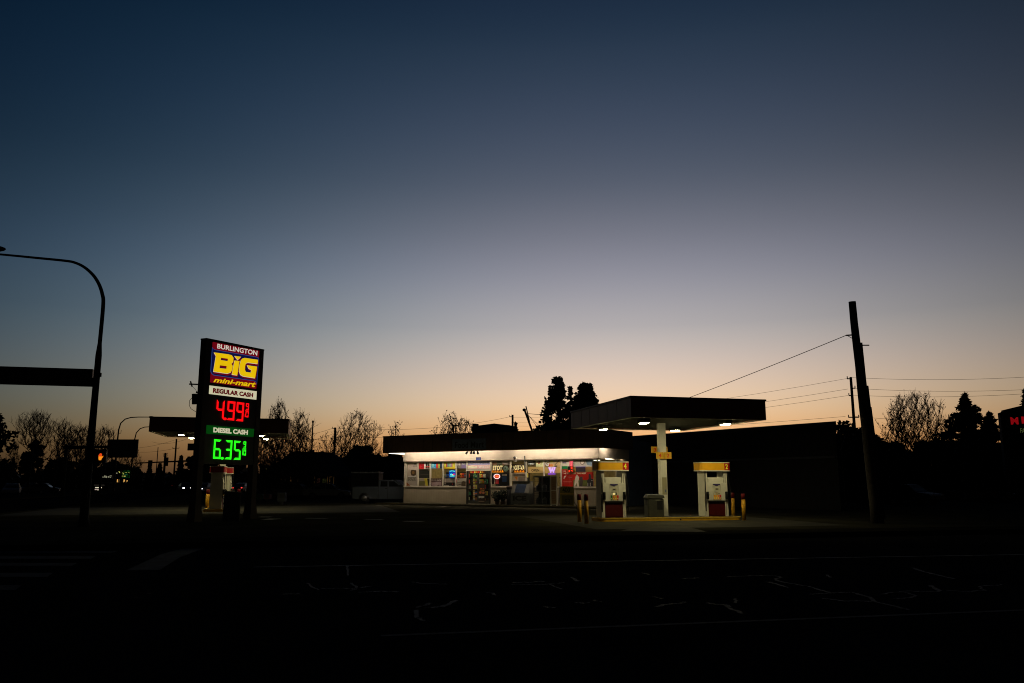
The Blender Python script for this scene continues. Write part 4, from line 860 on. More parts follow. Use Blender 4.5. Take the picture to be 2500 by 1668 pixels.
# goods outside
def loc(u, v): p = gp(u, v, .12); return p
fo = lambda s, y: SL+FP.dx*s+FP.n*y
def front(name, label, cat, z, x0, y0, x1, y1, dep=.7, off=-.75):
    a = rect(z, x0, y0, x1, y1, off); o = fo(a[0], off); t = thing(name, label, cat, (o.x, o.y, .12), FA); return t, a[2]-a[0], a[3]-.12
t, w, h = front('ice_chest', 'grey white ice chest with blue panel and dark lettering by the shop wall', 'ice chest', zB, 1130, 735, 1720, 1480)
mb = MB(); mb.cbox(0, 0, .04, w, .6, h*.5, mat('ice_chest_grey', (.085, .09, .092), .6), .02); body = mb.build('body', t)
mb = MB(); mb.add([(.02, 0, h*.5), (w-.02, 0, h*.5), (w-.02, .6, h*.5), (.02, .6, h*.5), (.06, .25, h), (w-.06, .25, h), (w-.06, .6, h), (.06, .6, h)], [(0, 1, 5, 4), (1, 2, 6, 5), (2, 3, 7, 6), (3, 0, 4, 7), (4, 5, 6, 7)], mat('ice_chest_white', (.19, .18, .155), .6)); lid = mb.build('lid', t)
yl = lambda q: .25*(q-.5)/.5
mb = MB(); mb.add([(w*.2, yl(.52)-.006, h*.52), (w*.74, yl(.52)-.006, h*.52), (w*.80, yl(.9)-.006, h*.9), (w*.27, yl(.9)-.006, h*.9)], [(0, 1, 2, 3)], mat('ice_panel_blue', (.012, .026, .06), .5)); mb.build('blue_panel', lid)
mb = MB(); mb.text('ICE', w*.13, h*.18, w*.86, h*.40, -.004, M_BLACK, .05); mb.build('lettering', body)
mb = MB(); mb.box(.05, .18, h, w-.05, .62, h+.035, M_GREY); mb.build('top_edge', lid)
t, w, h = front('gas_bottle_cage', 'dark steel gas bottle exchange cage with wire doors', 'cage', zC, 25, 630, 505, 1400, off=-.85)
mb = MB(); fr = mat('cage_frame', (.09, .10, .11), .5, .3)
for x in (0, w/2-.02, w-.05): mb.box(x, 0, .05, x+.05, .05, h, fr); mb.box(x, .7, .05, x+.05, .75, h, fr)
for z in (.05, h*.48, h-.05): mb.box(.05, .005, z, w-.05, .045, z+.05, fr); mb.box(.05, .705, z, w-.05, .745, z+.05, fr)
mb.box(0, 0, h, w, .75, h+.05, fr); mb.build('frame', t)
mb = MB(); 
for k in range(1, 14): mb.box(k*w/14-.006, .02, .1, k*w/14+.006, .03, h-.05, M_DKGREY)
for k in range(1, 12): mb.box(.05, .03, k*h/12-.006, w-.05, .036, k*h/12+.006, M_DKGREY)
mb.build('wire_mesh', t)
mb = MB(); mb.box(.02, .69, .06, w-.02, .70, h-.02, M_BLACK); mb.box(.05, .1, h*.5, w-.05, .68, h*.5+.02, M_DKGREY); mb.build('back_panel', t)
for k in range(6):
    x = .16+(k % 3)*(w-.3)/2; z = .1 if k < 3 else h*.5+.02
    o = fo(0, 0); g = thing('gas_bottle', 'dim grey gas bottle standing inside the wire cage', 'gas bottle', t.matrix_basis @ Vector((x, .38, .0+z)) , FA, 'gas bottles in the cage')
    mb = MB(); mb.tube([(0, 0, 0), (0, 0, .03), (0, 0, .28), (0, 0, .36), (0, 0, .40)], [.12, .15, .15, .11, .05], mat('gas_bottle_grey', (.07, .075, .08), .5), 12); mb.build('tank', g); mb = MB(); mb.tube([(0, 0, .36), (0, 0, .46)], .03, M_GALV, 8); mb.build('valve', g)
t, w, h = front('poster_stand', 'narrow pale framed two panel notice stand right of the cage', 'notice stand', zC, 505, 600, 690, 1425, off=-.9)
mb = MB(); 
for x in (0, w-.06): mb.box(x, 0, 0, x+.06, .06, h, M_TRIM)
for z in (.06, h*.49, h-.07): mb.box(.06, .0, z, w-.06, .05, z+.06, M_TRIM)
mb.build('frame', t)
for (a, b) in ((.12, h*.49), (h*.49+.06, h-.07)):
    mb = MB(); mb.box(.06, .02, a, w-.06, .04, b, C(98, 78, 56))
    for k in range(6): mb.box(.1, .017, a+.1+k*(b-a-.15)/6, w-.1-R.random()*.1, .019, a+.12+k*(b-a-.15)/6, C(70, 52, 40))
    mb.build('notice', t)
t, w, h = front('price_board', 'yellow framed price board with dark digits by the shop corner', 'price board', zC, 785, 905, 1165, 1385, off=-.95)
mb = MB(); YG = mat('dim_yellow_board', (.20, .165, .03), .6, 0, .2)
mb.box(0, 0, .02, w, .03, h*.60, YG); mb.box(0, 0, h*.64, w, .03, h, YG); mb.box(.0, -.01, h*.602, w, .03, h*.638, M_YELLOW); mb.box(.12, -.004, .06, w-.06, 0, h*.54, C(52, 46, 22)); bd = mb.build('board', t)
mb = MB(); mb.text('400', w*.17, h*.69, w*.74, h*.96, -.006, C(26, 22, 10), .02); mb.build('digits', bd); mb = MB(); mb.text('53', w*.32, h*.10, w*.75, h*.36, -.008, C(30, 28, 20), .02); mb.build('digits', bd)
mb = MB(); mb.tube([(-.06, .02, h*1.0), (-.07, .02, .2), (.05, .02, .02)], .02, M_DKGREY, 6); mb.tube([(w*1.02, .02, h*.9), (w*1.03, .02, .22), (w*1.3, -.05, .0)], .02, M_DKGREY, 6); mb.build('stand', t)
t, w, h = front('waste_bin', 'dark waste bin with red brown lid left of the ice chest', 'bin', zB, 985, 865, 1140, 1480, off=-.7)
mb = MB(); mb.tube([(w/2, .25, 0), (w/2, .25, h*.2), (w/2, .25, h*.88)], [.24, .24, .27], M_DKGREY, 14); mb.build('body', t); mb = MB(); mb.tube([(w/2, .25, h*.885), (w/2, .25, h*.96), (w/2, .25, h)], [.29, .28, .2], mat('brown_lid', (.06, .035, .035), .5), 14); mb.build('lid', t)
def shrub(p, label, wd, ht, seed):
    r = random.Random(seed); t = thing('potted_shrub', label, 'shrub', (p.x, p.y, p.z), 0, 'dark shrubs by the shop wall')
    mb = MB(); mb.tube([(0, 0, 0), (0, 0, .18), (0, 0, .2)], [.14, .17, .15], mat('clay_pot', (.06, .035, .025), .8), 12); mb.build('pot', t)
    mb = MB()
    for i in range(260):
        a = r.uniform(0, 6.28); q = r.random()**.5; z = .2+r.random()*(ht-.2); rr = wd*math.sin(max(.15, min(1, (z-.1)/ht))*2.6)*q
        c = Vector((rr*math.cos(a), rr*math.sin(a), z)); u_ = Vector((r.gauss(0, 1), r.gauss(0, 1), r.gauss(0, 1))).normalized()*.07; v_ = u_.orthogonal().normalized()*.05
        mb.flat([c-u_, c+v_, c+u_, c-v_], M_LEAF)
    mb.build('foliage', t)
for i, (x, y, wd, ht, lb) in enumerate(((700, 1475, .38, .85, 'broad dark potted shrub, nearer the shop door'), (880, 1475, .34, .95, 'taller dark potted shrub beside the waste bin'))):
    s_ = FP.sz(*zB(x, 1300), -.5)[0]; q = fo(s_, -.5); shrub(Vector((q.x, q.y, .12)), lb, wd, ht, 5+i)
# goods seen through the door
for i in range(6):
    x = (D0-.6, D0+.75, D0+2.1, fu(1052)+.1, fu(1081)+.1, fu(1330)+.2)[i]; o = fo(x, (1.5, 2.1, 2.7, 1.3, 1.5, 1.6)[i]); t = thing('display_shelf', ('left goods shelf seen through the glass shop doors', 'middle goods shelf seen through the glass shop doors', 'right goods shelf seen through the glass shop doors', 'goods shelf behind the third shop window from the left', 'goods shelf behind the fourth shop window from the left', 'goods shelf behind the window with the purple neon letter')[i], 'shelf', (o.x, o.y, .12), FA, 'goods shelves inside the shop')
    for k in range(5): mb = MB(); mb.box(0, 0, .1+k*.42, 1.2, .4, .13+k*.42, M_DKGREY); mb.build('board', t)
    mb = MB(); mb.box(0, .4, 0, 1.2, .43, 2.2, M_DKGREY); mb.build('back_panel', t)
    pc = [C(150, 40, 30), C(30, 90, 60), C(190, 150, 60), C(40, 70, 120), C(170, 160, 150), C(80, 50, 30), C(160, 90, 30), C(110, 110, 100)]
    for k in range(5):
        xx = .05
        while xx < 1.05:
            w_ = R.uniform(.10, .2); h_ = R.uniform(.18, .33)
            q = o+FP.dx*xx+FP.n*.06
            mb = MB(); m_ = R.choice(pc); mb.cbox(0, 0, 0, w_, .2, h_, m_, .015); mb.box(w_*.15, -.003, h_*.3, w_*.85, -.0005, h_*.6, R.choice(pc))
            ob = mb.build('snack_pack', None, (q.x, q.y, .12+.131+k*.42), FA); tag(ob, 'small coloured goods pack on a shelf inside the lit shop', 'goods pack', 'goods on the shop shelves'); xx += w_+.03

# ------------------------------------------------------------------ long dark building on the right
q0 = at(2045, 1120, 47); q1 = at(1588, 1120, 61)
BA = math.atan2(q0.y-q1.y, q0.x-q1.x); BL = (q0-q1).to_2d().length
BP = Plane(q1, BA)
t = thing('long_building', 'long low unlit building with a flat roof behind the right hand pump', 'building', (q1.x, q1.y, 0), BA)
zr = BP.sz(2040, 1030)[1]; zr = (zr+BP.sz(1720, 1052)[1])/2
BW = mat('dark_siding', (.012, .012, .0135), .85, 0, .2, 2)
vr = Vector((q0.x, q0.y, 0)).normalized(); vr = Vector((vr.x*math.cos(BA)+vr.y*math.sin(BA), -vr.x*math.sin(BA)+vr.y*math.cos(BA), 0))*9
fp_ = lambda e: [(-3-e, -e), (BL+e, -e), (BL+e+vr.x-.4, vr.y+e), (-3-e, vr.y+e)]
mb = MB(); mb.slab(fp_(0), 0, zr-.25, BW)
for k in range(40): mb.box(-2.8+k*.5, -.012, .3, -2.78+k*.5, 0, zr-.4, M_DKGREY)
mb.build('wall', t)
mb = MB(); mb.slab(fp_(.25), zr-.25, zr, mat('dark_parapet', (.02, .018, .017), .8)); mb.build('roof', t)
zb_ = (BP.sz(2040, 1116)[1]+BP.sz(1600, 1128)[1])/2
mb = MB(); mb.box(-1, -.25, zb_-.07, BL-.02, -.013, zb_+.05, mat('grey_gutter', (.05, .054, .066), .7)); mb.build('ledge', t)

# ------------------------------------------------------------------ poles and wires
PW_ = 'power lines'
def wire(a, b, label, sag=.3, r=.012, group=PW_, n=14):
    a, b = Vector(a), Vector(b); mb = MB(); pts = []
    for i in range(n+1):
        t_ = i/n; p = a.lerp(b, t_); p.z -= sag*4*t_*(1-t_); pts.append(p-a)
    mb.tube(pts, r, M_WIRE, 5); o = mb.build('power_line', None, a); tag(o, label, 'wire', group); return o
# the near leaning pole
pb = gp(2140, 1278); pt = at(2080, 737, pb.y-.1)
up_ = thing('utility_pole', 'thick leaning wooden utility pole with a conduit, nearest on the right', 'utility pole', (pb.x, pb.y, 0))
D_ = pt-pb
mb = MB(); mb.tube([(D_*k/10+Vector((.01*math.sin(k*2), 0, 0))) for k in range(11)], [.212-.0065*k for k in range(11)], M_WOODPOLE, 14); mb.build('trunk', up_)
fr_ = lambda v: (v-1278)/(737-1278)
c1 = D_*fr_(1030+7); mb = MB(); off = Vector((.215, -.02, 0)); k0, k1 = fr_(1278), fr_(948)
mb.tube([D_*k0+off*1.05, D_*k1+off*.98], .075, M_DKGREY, 10); mb.tube([D_*.02+off*1.6, D_*fr_(1000)+off*1.32], .035, M_DKGREY, 8); mb.build('conduit', up_)
mb = MB(); mb.tube([D_*k1+Vector((.17, -.03, 0)), D_*fr_(841)+Vector((.185, -.03, 0))], .05, M_DKGREY, 8); mb.build('upper_conduit', up_)
mb = MB(); a_ = D_*fr_(847)+Vector((.1, 0, 0)); mb.tube([a_, a_+Vector((.42, 0, 0))], .025, M_DKGREY, 6); mb.build('step_peg', up_)
mb = MB(); a_ = D_*fr_(821)+Vector((-.1, 0, 0)); mb.tube([a_, a_+Vector((-.3, .0, -.02))], .03, M_DKGREY, 6); mb.tube([a_+Vector((-.05, 0, -.15)), a_+Vector((-.25, 0, -.03))], .014, M_DKGREY, 6); mb.build('wire_bracket', up_)
wa = pb+D_*fr_(821)+Vector((-.35, 0, 0))
# middle pole
def pole(u, vtop, Y, name, label, arms=(), r0=.15, r1=.11, wood=M_WOODPOLE, lean=0.0, group=None):
    top = at(u, vtop, Y); t = thing(name, label, 'utility pole', (top.x, top.y, 0), 0, group); mb = MB()
    h = top.z; mb.tube([(0, 0, 0), (0, 0, h*.5), (0, 0, h)], [r0, (r0+r1)/2, r1], wood, 10); mb.build('trunk', t)
    ends = []
    for (v, a, b) in arms:                       # pixel offsets of each arm's two ends
        z = at(u, v, Y).z; s = Y/F; mb = MB(); mb.tube([(a*s, 0, z), (b*s, 0, z)], .05, wood, 6)
        for q in (a, b): 
            if abs(q) > 4: mb.tube([(q*s*.96, 0, z), (q*s*.96, 0, z+.22)], .04, M_GALV, 6)
        mb.build('crossarm', t); ends.append((top+Vector((a*s, 0, z-h+.2)), top+Vector((b*s, 0, z-h+.2))))
    return t, top, ends
mp, mt, me_ = pole(2077, 921, 70, 'utility_pole', 'slim wooden utility pole with short arms behind the leaning pole', ((925, -9, 0), (948, 0, 9), (966, -8, 0), (1019, -13, 13)))
wire(wa, at(1490, 1040, 57), 'thick service wire sloping down from the leaning pole behind the canopy', .12, .016)
for (v, u2, v2, l) in ((924, 1246, 1020, 'top left hand wire of the slim pole'), (950, 1248, 1032, 'middle left hand wire of the slim pole'), (966, 1248, 1040, 'lower left hand wire of the slim pole')):
    wire(at(2070, v, 70), at(u2, v2, 135), l, .9, .013)
for (v, v2, l) in ((922, 911, 'top right hand wire of the slim pole'), (948, 943, 'middle right hand wire of the slim pole'), (965, 951, 'lower right hand wire of the slim pole')):
    wire(at(2080, v, 70), at(2640, v2, 66), l, .35, .013)
wire(at(2088, 1017, 70), at(2500, 1018, 72), 'low wire running right from the crossarm of the slim pole', .35, .013)
wire(at(2064, 1017, 70), at(1250, 1055, 135), 'low wire running left from the crossarm of the slim pole', .5, .013)
wire(at(2070, 1034, 70), at(2052, 1100, 58), 'slack guy wire falling left from the slim pole', .1, .012)
p2_, t2_, e2_ = pole(1251.5, 1013, 135, 'utility_pole', 'distant utility pole with short bracket, rising above the shop roof', ((1017, -8, 0), (1031, 0, 7), (1044, -8, 0)), .2, .17)
# leaning pair with guys
b0 = at(1299, 1052, 96); t0_ = at(1281, 1002, 96); t = thing('guy_pole', 'leaning pole with a round lamp head beside the cedar trees', 'pole', (b0.x, b0.y, 0))
dd = t0_-b0; b_g = Vector((b0.z*-dd.x/dd.z*-1, 0, 0)); g0 = Vector((-dd.x/dd.z*b0.z, 0, 0))
mb = MB(); mb.tube([g0, t0_-Vector((b0.x, b0.y, 0))], [.14, .12], M_WOODPOLE, 8); mb.build('trunk', t); mb = MB(); q = t0_-Vector((b0.x, b0.y, 0)); mb.ell((q.x-.05, q.y, q.z+.05), (.22, .2, .18), M_DKGREY); mb.build('lamp_head', t)
t1_ = at(1284, 992, 96); mb = MB(); mb.tube([at(1293, 1030, 96)-Vector((b0.x, b0.y, 0)), t1_-Vector((b0.x, b0.y, 0))], .07, M_WOODPOLE, 6); mb.build('brace', t)
wire(at(1290, 1010, 96), at(1330, 1013, 96), 'short wire from the leaning pole into the cedar trees', .02, .03); wire(at(1291, 1015, 96), at(1318, 1041, 96), 'guy wire from the leaning pole, upper of two', .0, .025); wire(at(1292, 1016, 96), at(1311, 1042, 96), 'guy wire from the leaning pole, lower of two', .0, .025)
# left far poles
p3_, t3_, e3_ = pole(818.5, 1044, 110, 'utility_pole', 'distant utility pole with side bracket in front of the budding tree', ((1046, -7, 0), (1057, 0, 8), (1067, -7, 0)), .19, .15)
wire(at(825, 1046, 110), at(1244, 1018, 135), 'long wire over the shop roof between two distant poles', .9, .02); wire(at(812, 1046, 110), at(690, 1063, 150), 'upper wire running left from the distant pole by the budding tree', .5, .02); wire(at(812, 1060, 110), at(700, 1077, 150), 'lower wire running left from the distant pole by the budding tree', .5, .02)
wire(at(745, 1071, 75), at(800, 1076, 100), 'dark wire below the others left of the budding tree', .02, .022); wire(at(825, 1064, 110), at(1244, 1042, 135), 'second wire over the shop roof, below the long one', .9, .018)
p4_, t4_, _ = pole(404, 1106, 150, 'utility_pole', 'far utility pole with transformer clutter behind the signal arm', ((1109, -6, 5), (1114, -5, 5)), .22, .2)
p5_, t5_, _ = pole(431, 1072, 150, 'utility_pole', 'far slender pole with crossarm left of the price sign', ((1094.5, -8, 8),), .18, .14)
p6_, t6_, _ = pole(386, 1092, 150, 'flag_pole', 'thin bare pole rising between the hanging signals', (), .1, .07, M_GALV)
t, tt, _ = pole(764, 1030, 92, 'flag_pole', 'thin bare flag pole in front of the orange sky left of the budding tree', (), .10, .07, M_GALV)
mb = MB(); mb.ell((0, 0, tt.z), (.13, .13, .16), M_GALV); mb.build('finial', t)
for i, (u0, v0, u1, v1) in enumerate(((340, 1086, 431, 1073), (340, 1090, 431, 1094), (431, 1073, 470, 1066))):
    wire(at(u0-60, v0+6, 190), at(u1, v1, 150), ('upper faint wire left of the far slender pole', 'lower faint wire left of the far slender pole', 'faint wire right of the far slender pole')[i], .8, .022)
# transformer pole behind the price sign
top = at(492, 925, 62); t = thing('utility_pole', 'utility pole with a transformer can hidden behind the price sign', 'utility pole', (top.x, top.y, 0)); K_ = lambda u, v: at(u, v, 62)-Vector((top.x, top.y, 0))
mb = MB(); mb.tube([(0, 0, 0), (0, 0, top.z)], [.17, .12], M_WOODPOLE, 10); mb.build('trunk', t)
mb = MB(); mb.tube([K_(462, 938), K_(522, 940)], .055, M_WOODPOLE, 6)
mb.tube([K_(465, 931), K_(469, 944)], .06, M_DKGREY, 6); mb.build('crossarm', t)
mb = MB(); mb.tube([K_(475, 987), K_(475, 962)], .2, M_DKGREY, 12); mb.tube([K_(480, 960), K_(480, 956)], .06, M_DKGREY, 6); mb.tube([K_(480, 970), K_(490, 970)], .06, M_DKGREY, 6); mb.build('transformer', t)
mb = MB(); mb.tube([K_(470, 970), K_(463, 978), K_(462, 990), K_(466, 998), K_(480, 1007)], .02, M_WIRE, 5); mb.tube([K_(470, 944), K_(477, 951), K_(481, 957)], .014, M_WIRE, 5); mb.build('drop_wire', t)

# ------------------------------------------------------------------ near signal and lamp pole on the left
LP_ = Plane(gp(203, 1286), GA); lp0 = gp(203, 1286)
lamp = thing('signal_pole', 'tall dark signal and lamp pole with a curved arm at the left', 'street pole', (lp0.x, lp0.y, 0), GA)
def lk(u, v): s_, z_ = LP_.sz(u, v); return Vector((s_, 0, z_))
mb = MB(); pts = [lk(203, 1286), lk(238, 990), lk(246.5, 872), lk(249.5, 838), lk(257, 745)]
# a straight tapering pole: keep its axis plumb
zs = [p.z for p in pts]; mb.tube([(0, 0, 0), (0, 0, .25), (0, 0, .26), (0, 0, lk(236, 1000).z), (0, 0, lk(246, 868).z), (0, 0, lk(249, 838).z)], [.20, .20, .165, .125, .115, .075], M_DARKMETAL, 16); 
arm = [Vector((0, 0, lk(249, 838).z-.02))]
top_s = lk(257, 740)
for (u, v) in ((257.3, 745), (254, 718), (245, 694), (230, 672), (208, 653), (185, 642), (160, 637), (90, 630), (40, 625), (-25, 619)):
    arm.append(lk(u, v))
x_fix = arm[1].x
arm = [arm[0]]+[Vector((p.x-x_fix*max(0, 1-i/6), 0, p.z)) for i, p in enumerate(arm[1:])]
mb.build('pole', lamp)
sm_ = []
for i in range(len(arm)-1):
    p0 = arm[max(i-1, 0)]; p1 = arm[i]; p2q = arm[i+1]; p3 = arm[min(i+2, len(arm)-1)]
    for k in range(5):
        t_ = k/5; sm_.append(.5*((2*p1)+(-p0+p2q)*t_+(2*p0-5*p1+4*p2q-p3)*t_**2+(-p0+3*p1-3*p2q+p3)*t_**3))
sm_.append(arm[-1]); mb = MB(); n_ = len(sm_); mb.tube(sm_, [.075-.035*i/n_ for i in range(n_)], M_DARKMETAL, 10); mb.build('lamp_arm', lamp)
q = lk(3, 611); mb = MB(); mb.ell((q.x-.45, 0, q.z+.05), (.62, .2, .14), M_DKGREY, 16, 8); mb.tube([(q.x-.35, 0, q.z+.15), (q.x-.35, 0, q.z+.28)], .06, M_DKGREY); mb.build('luminaire', lamp)
sg = thing('street_name_sign', 'long dark boxed street name sign seen from behind on the signal pole', 'sign', (lp0.x, lp0.y, 0), GA)
a_ = lk(228, 902); b_ = lk(225, 943); c_ = lk(-40, 894)
mb = MB(); mb.box(c_.x, -.09, b_.z, a_.x, .09, a_.z, mat('sign_back', (.010, .014, .014), .5)); mb.box(c_.x-.02, -.11, b_.z-.015, a_.x+.01, .11, b_.z, M_DARKMETAL); mb.build('cabinet', sg)
mb = MB(); mb.box(a_.x+.001, -.07, lk(228, 944).z, -.11, .07, lk(228, 923).z, M_DARKMETAL); mb.build('bracket', sg)
mb = MB(); zc = lk(252, 915).z; mb.box(.11, -.04, zc-.09, .16, .04, zc+.07, M_DARKMETAL); mb.build('clamp', lamp)
# pedestrian signal
hp = lk(246, 1115); ps = thing('pedestrian_signal', 'pedestrian signal showing an orange raised hand on the left pole', 'pedestrian signal', (lp0.x, lp0.y, 0), GA)
cx, cz = hp.x, hp.z
mb = MB(); mb.cbox(cx-.22, -.26, cz-.24, cx+.24, -.02, cz+.24, M_BLACK, .02); mb.build('housing', ps)
mb = MB(); mb.box(cx-.24, -.42, cz+.241, cx+.26, -.02, cz+.26, M_BLACK); mb.build('visor', ps)
mb = MB(); mb.tube([(0, -.1, cz), (cx-.22, -.1, cz)], .04, M_DARKMETAL, 8); mb.build('bracket', ps)
OR = emis('hand_orange', (1, .30, .015), .95); ORD = emis('hand_red_orange', (.85, .07, .008), .9)
zh = lambda x, y: (200+(510+(x-510)*.9)/11.2, 1080+(400+(y-400)*.95)/11.2)
LPF = Plane(lp0-LP_.n*.263, GA)
hk = lambda x, y: (lambda q: (q[0], q[1]))(LPF.sz(*zh(x, y)))
mb = MB(); palm = [(458, 495), (450, 440), (452, 385), (552, 380), (552, 400), (585, 370), (598, 372), (575, 415), (545, 450), (528, 495)]
mb.prism([hk(*p) for p in palm], -.266, -.28, OR)
for (x0, x1, y) in ((452, 472, 338), (476, 497, 306), (501, 526, 293), (530, 553, 303)): mb.prism([hk(*p) for p in ((x0, 388), (x1, 388), (x1, y+8), ((x0+x1)/2, y), (x0, y+8))], -.267, -.281, ORD)
mb.build('raised_hand', ps)
mb = MB(); mb.box(-.09, -.2, .95, .09, -.115, 1.2, M_DKGREY); mb.build('push_button', lamp)

# ------------------------------------------------------------------ left middle distance
# gantry style mast arm with a dark panel
Y = 62; b0 = at(157, 1150, Y); t = thing('mast_arm', 'dark mast arm carrying a blank backed road sign above the side street', 'mast arm', (b0.x, b0.y, 0)); K_ = lambda u, v: at(u, v, Y)-Vector((b0.x, b0.y, 0))
mb = MB(); z_ = K_(157, 1092).z; mb.tube([(0, 0, 0), (0, 0, z_+.2)], [.16, .12], M_DARKMETAL, 10); mb.build('pole', t)
mb = MB(); mb.tube([K_(157, 1093), K_(262, 1091)], [.14, .1], M_DARKMETAL, 8); mb.build('arm', t)
q = K_(264, 1073); r_ = K_(334.5, 1117.5); mb = MB(); mb.box(q.x, -.06, r_.z, r_.x, .06, q.z, M_BLACK); mb.build('sign_panel', t)
def curved_lamp(u0, u1, vt, vb, Y, label, lit, bracket=False):
    b0 = at(u0, vb, Y); t = thing('street_lamp', label, 'street lamp', (b0.x, b0.y, 0), 0, 'curved street lamps'); K_ = lambda u, v: at(u, v, Y)-Vector((b0.x, b0.y, 0))
    w = (u1-u0); pts = [Vector((0, 0, 0)), K_(u0, vb), K_(u0+w*.03, vt+32), K_(u0+w*.09, vt+15), K_(u0+w*.22, vt+5), K_(u0+w*.38, vt+1), K_(u0+w*.6, vt), K_(u1-6, vt)]
    mb = MB(); mb.tube(pts, [.12, .085, .075, .065, .06, .055, .05, .045], M_GALV, 8); mb.build('pole', t)
    mb = MB(); q = K_(u1-3, vt); mb.ell((q.x, 0, q.z+.02), (.28, .15, .09), M_GALV, 10, 6); h_ = mb.build('luminaire', t)
    mb = MB(); mb.ell((q.x+.03, 0, q.z-.03), (.26, .13, .10), emis('street_lamp_white', (1, .97, .92), 4) if lit else M_GREY, 10, 6); mb.build('lens', h_)
    if bracket: mb = MB(); mb.tube([K_(u0+1, 1058), K_(u0+8, 1058), K_(u0+9, 1050)], .03, M_GALV, 6); mb.build('banner_bracket', t)
curved_lamp(287, 372, 1018.5, 1074, 85, 'curved street lamp with a glowing white head left of the fuel canopy', True, True)
curved_lamp(326.5, 396, 1042, 1074, 100, 'curved street lamp, lower one tucked behind the fuel canopy', False)
# far signal arm
Y = 135; b0 = at(470, 1130, Y); t = thing('signal_mast', 'far signal mast with a long level arm across the street', 'signal mast', (b0.x, b0.y, 0)); K_ = lambda u, v: at(u, v, Y)-Vector((b0.x, b0.y, 0))
mb = MB(); mb.tube([(0, 0, 0), (0, 0, K_(470, 1115).z)], .2, M_DARKMETAL, 8); mb.build('pole', t); mb = MB(); mb.tube([K_(470, 1125), K_(400, 1128), K_(335, 1131)], [.15, .12, .09], M_DARKMETAL, 8); mb.build('arm', t)
q = K_(459, 1083); r_ = K_(475, 1100); mb = MB(); mb.box(q.x, -.1, r_.z, r_.x, .1, q.z, M_BLACK); mb.build('arm_sign', t)
for i, (u, v0, v1) in enumerate(((368.5, 1124, 1139), (407.5, 1117, 1138))):
    p = at(u, v0, Y); q = at(u, v1, Y); t = thing('traffic_signal', ('boxy traffic signal head, left one on the far arm', 'taller traffic signal head, right one on the far arm')[i], 'traffic signal', (p.x, p.y-.15, q.z), 0, 'traffic signals on the far arm'); h = p.z-q.z
    mb = MB(); mb.cbox(-.33, -.15, 0, .33, .1, h, M_BLACK, .03); mb.build('backplate', t); mb = MB()
    for k in range(3): mb.tube([(0, .1, h*(.2+k*.3)), (0, .3, h*(.2+k*.3))], .14, M_BLACK, 10)
    mb.build('visor', t)
# lit shop fronts and signs far left
def far_box(name, label, cat, u0, v0, u1, v1, Y, m, depth=6):
    a = at(u0, v0, Y); b = at(u1, v1, Y); t = thing(name, label, cat, (a.x, Y, 0)); w = b.x-a.x
    mb = MB(); mb.box(0, 0, 0, w, depth, a.z, m); mb.build('wall', t); mb = MB(); mb.box(-.3, -.3, a.z, w+.3, depth+.3, a.z+.3, M_DKGREY); mb.build('roof', t); return t, a
DKW = mat('far_dark_wall', (.015, .014, .013), .9)
t, a = far_box('far_shop', 'distant dark shop with two warm lit windows beneath a green sign', 'shop', 262, 1158, 345, 1200, 170, DKW)
K_ = lambda u, v: at(u, v, 170)-Vector((a.x, 170, 0))
E_WARM = emis('warm_window', srgb(214, 160, 84), 1, .5)
for (u0, v0, u1, v1) in ((286, 1170, 291.5, 1179), (302, 1170, 309.5, 1179), (309.6, 1172, 313, 1176)):
    p, q = K_(u0, v0), K_(u1, v1); mb = MB(); mb.box(p.x, -.12, q.z, q.x, -.002, p.z, M_DKGREY); f = mb.build('window', t); mb = MB(); mb.box(p.x+.05, -.14, q.z+.05, q.x-.05, -.121, p.z-.05, E_WARM); mb.build('pane', f)
def far_sign(name, label, u0, v0, u1, v1, Y, bgm, marks, post=True):
    a = at(u0, v1, Y); b = at(u1, v0, Y); t = thing(name, label, 'sign', (a.x, Y, 0)); w = b.x-a.x
    mb = MB(); mb.box(0, 0, a.z, w, .4, b.z, bgm); mb.build('cabinet', t); mb = MB(); mb.box(w*.45, .1, 0, w*.55, .3, a.z, M_DARKMETAL); mb.build('post', t)
    for (x0, y0, x1, y1, m) in marks:
        p, q = at(x0, y0, Y), at(x1, y1, Y); mb = MB(); mb.prism([(p.x-a.x, p.z), (q.x-a.x, p.z-.02), (q.x-a.x, q.z), (p.x-a.x, q.z+.02)], -.03, -.001, m); mb.build('lit_marks', t)
E_YG = emis('far_yellow_green', srgb(190, 190, 90), 1); E_PG = emis('far_pale_grey', srgb(120, 118, 96), 1)
far_sign('far_sign', 'small far green lit sign with yellow scribbled lines', 297, 1148, 316, 1167, 150, emis('far_green', srgb(4, 44, 14), 1, .4), [(298, 1154, 301, 1155.6, E_YG), (300, 1156, 303, 1158.4, E_YG), (305, 1153, 309, 1154.6, E_YG), (310, 1153.4, 315.5, 1155, E_YG), (298, 1161.5, 307, 1164, E_YG), (305, 1157.5, 311, 1159, emis('far_teal', srgb(40, 110, 80), 1))])
far_sign('far_sign', 'small far unlit sign with faint pale digits near the raised hand', 249, 1156, 275, 1170, 150, M_BLACK, [(250, 1164, 254, 1166, E_PG), (254.5, 1161, 257, 1166, E_PG), (258, 1162, 261.5, 1167, E_PG), (264, 1162.5, 267, 1166.5, E_PG), (268, 1161, 273, 1163, E_PG), (269, 1164, 271, 1167, E_PG)])
far_sign('far_sign', 'small far sign with white slanting light marks beside the green sign', 283, 1150, 296, 1158, 151, M_BLACK, [(284, 1154, 286.5, 1157, E_PG), (289, 1151, 292, 1152.4, E_YG), (291, 1152.5, 294, 1155, E_YG)])
t, a = far_box('far_shop', 'distant shop front with bright white sign strips left of the warm windows', 'shop', 222, 1182, 262, 1206, 140, DKW)
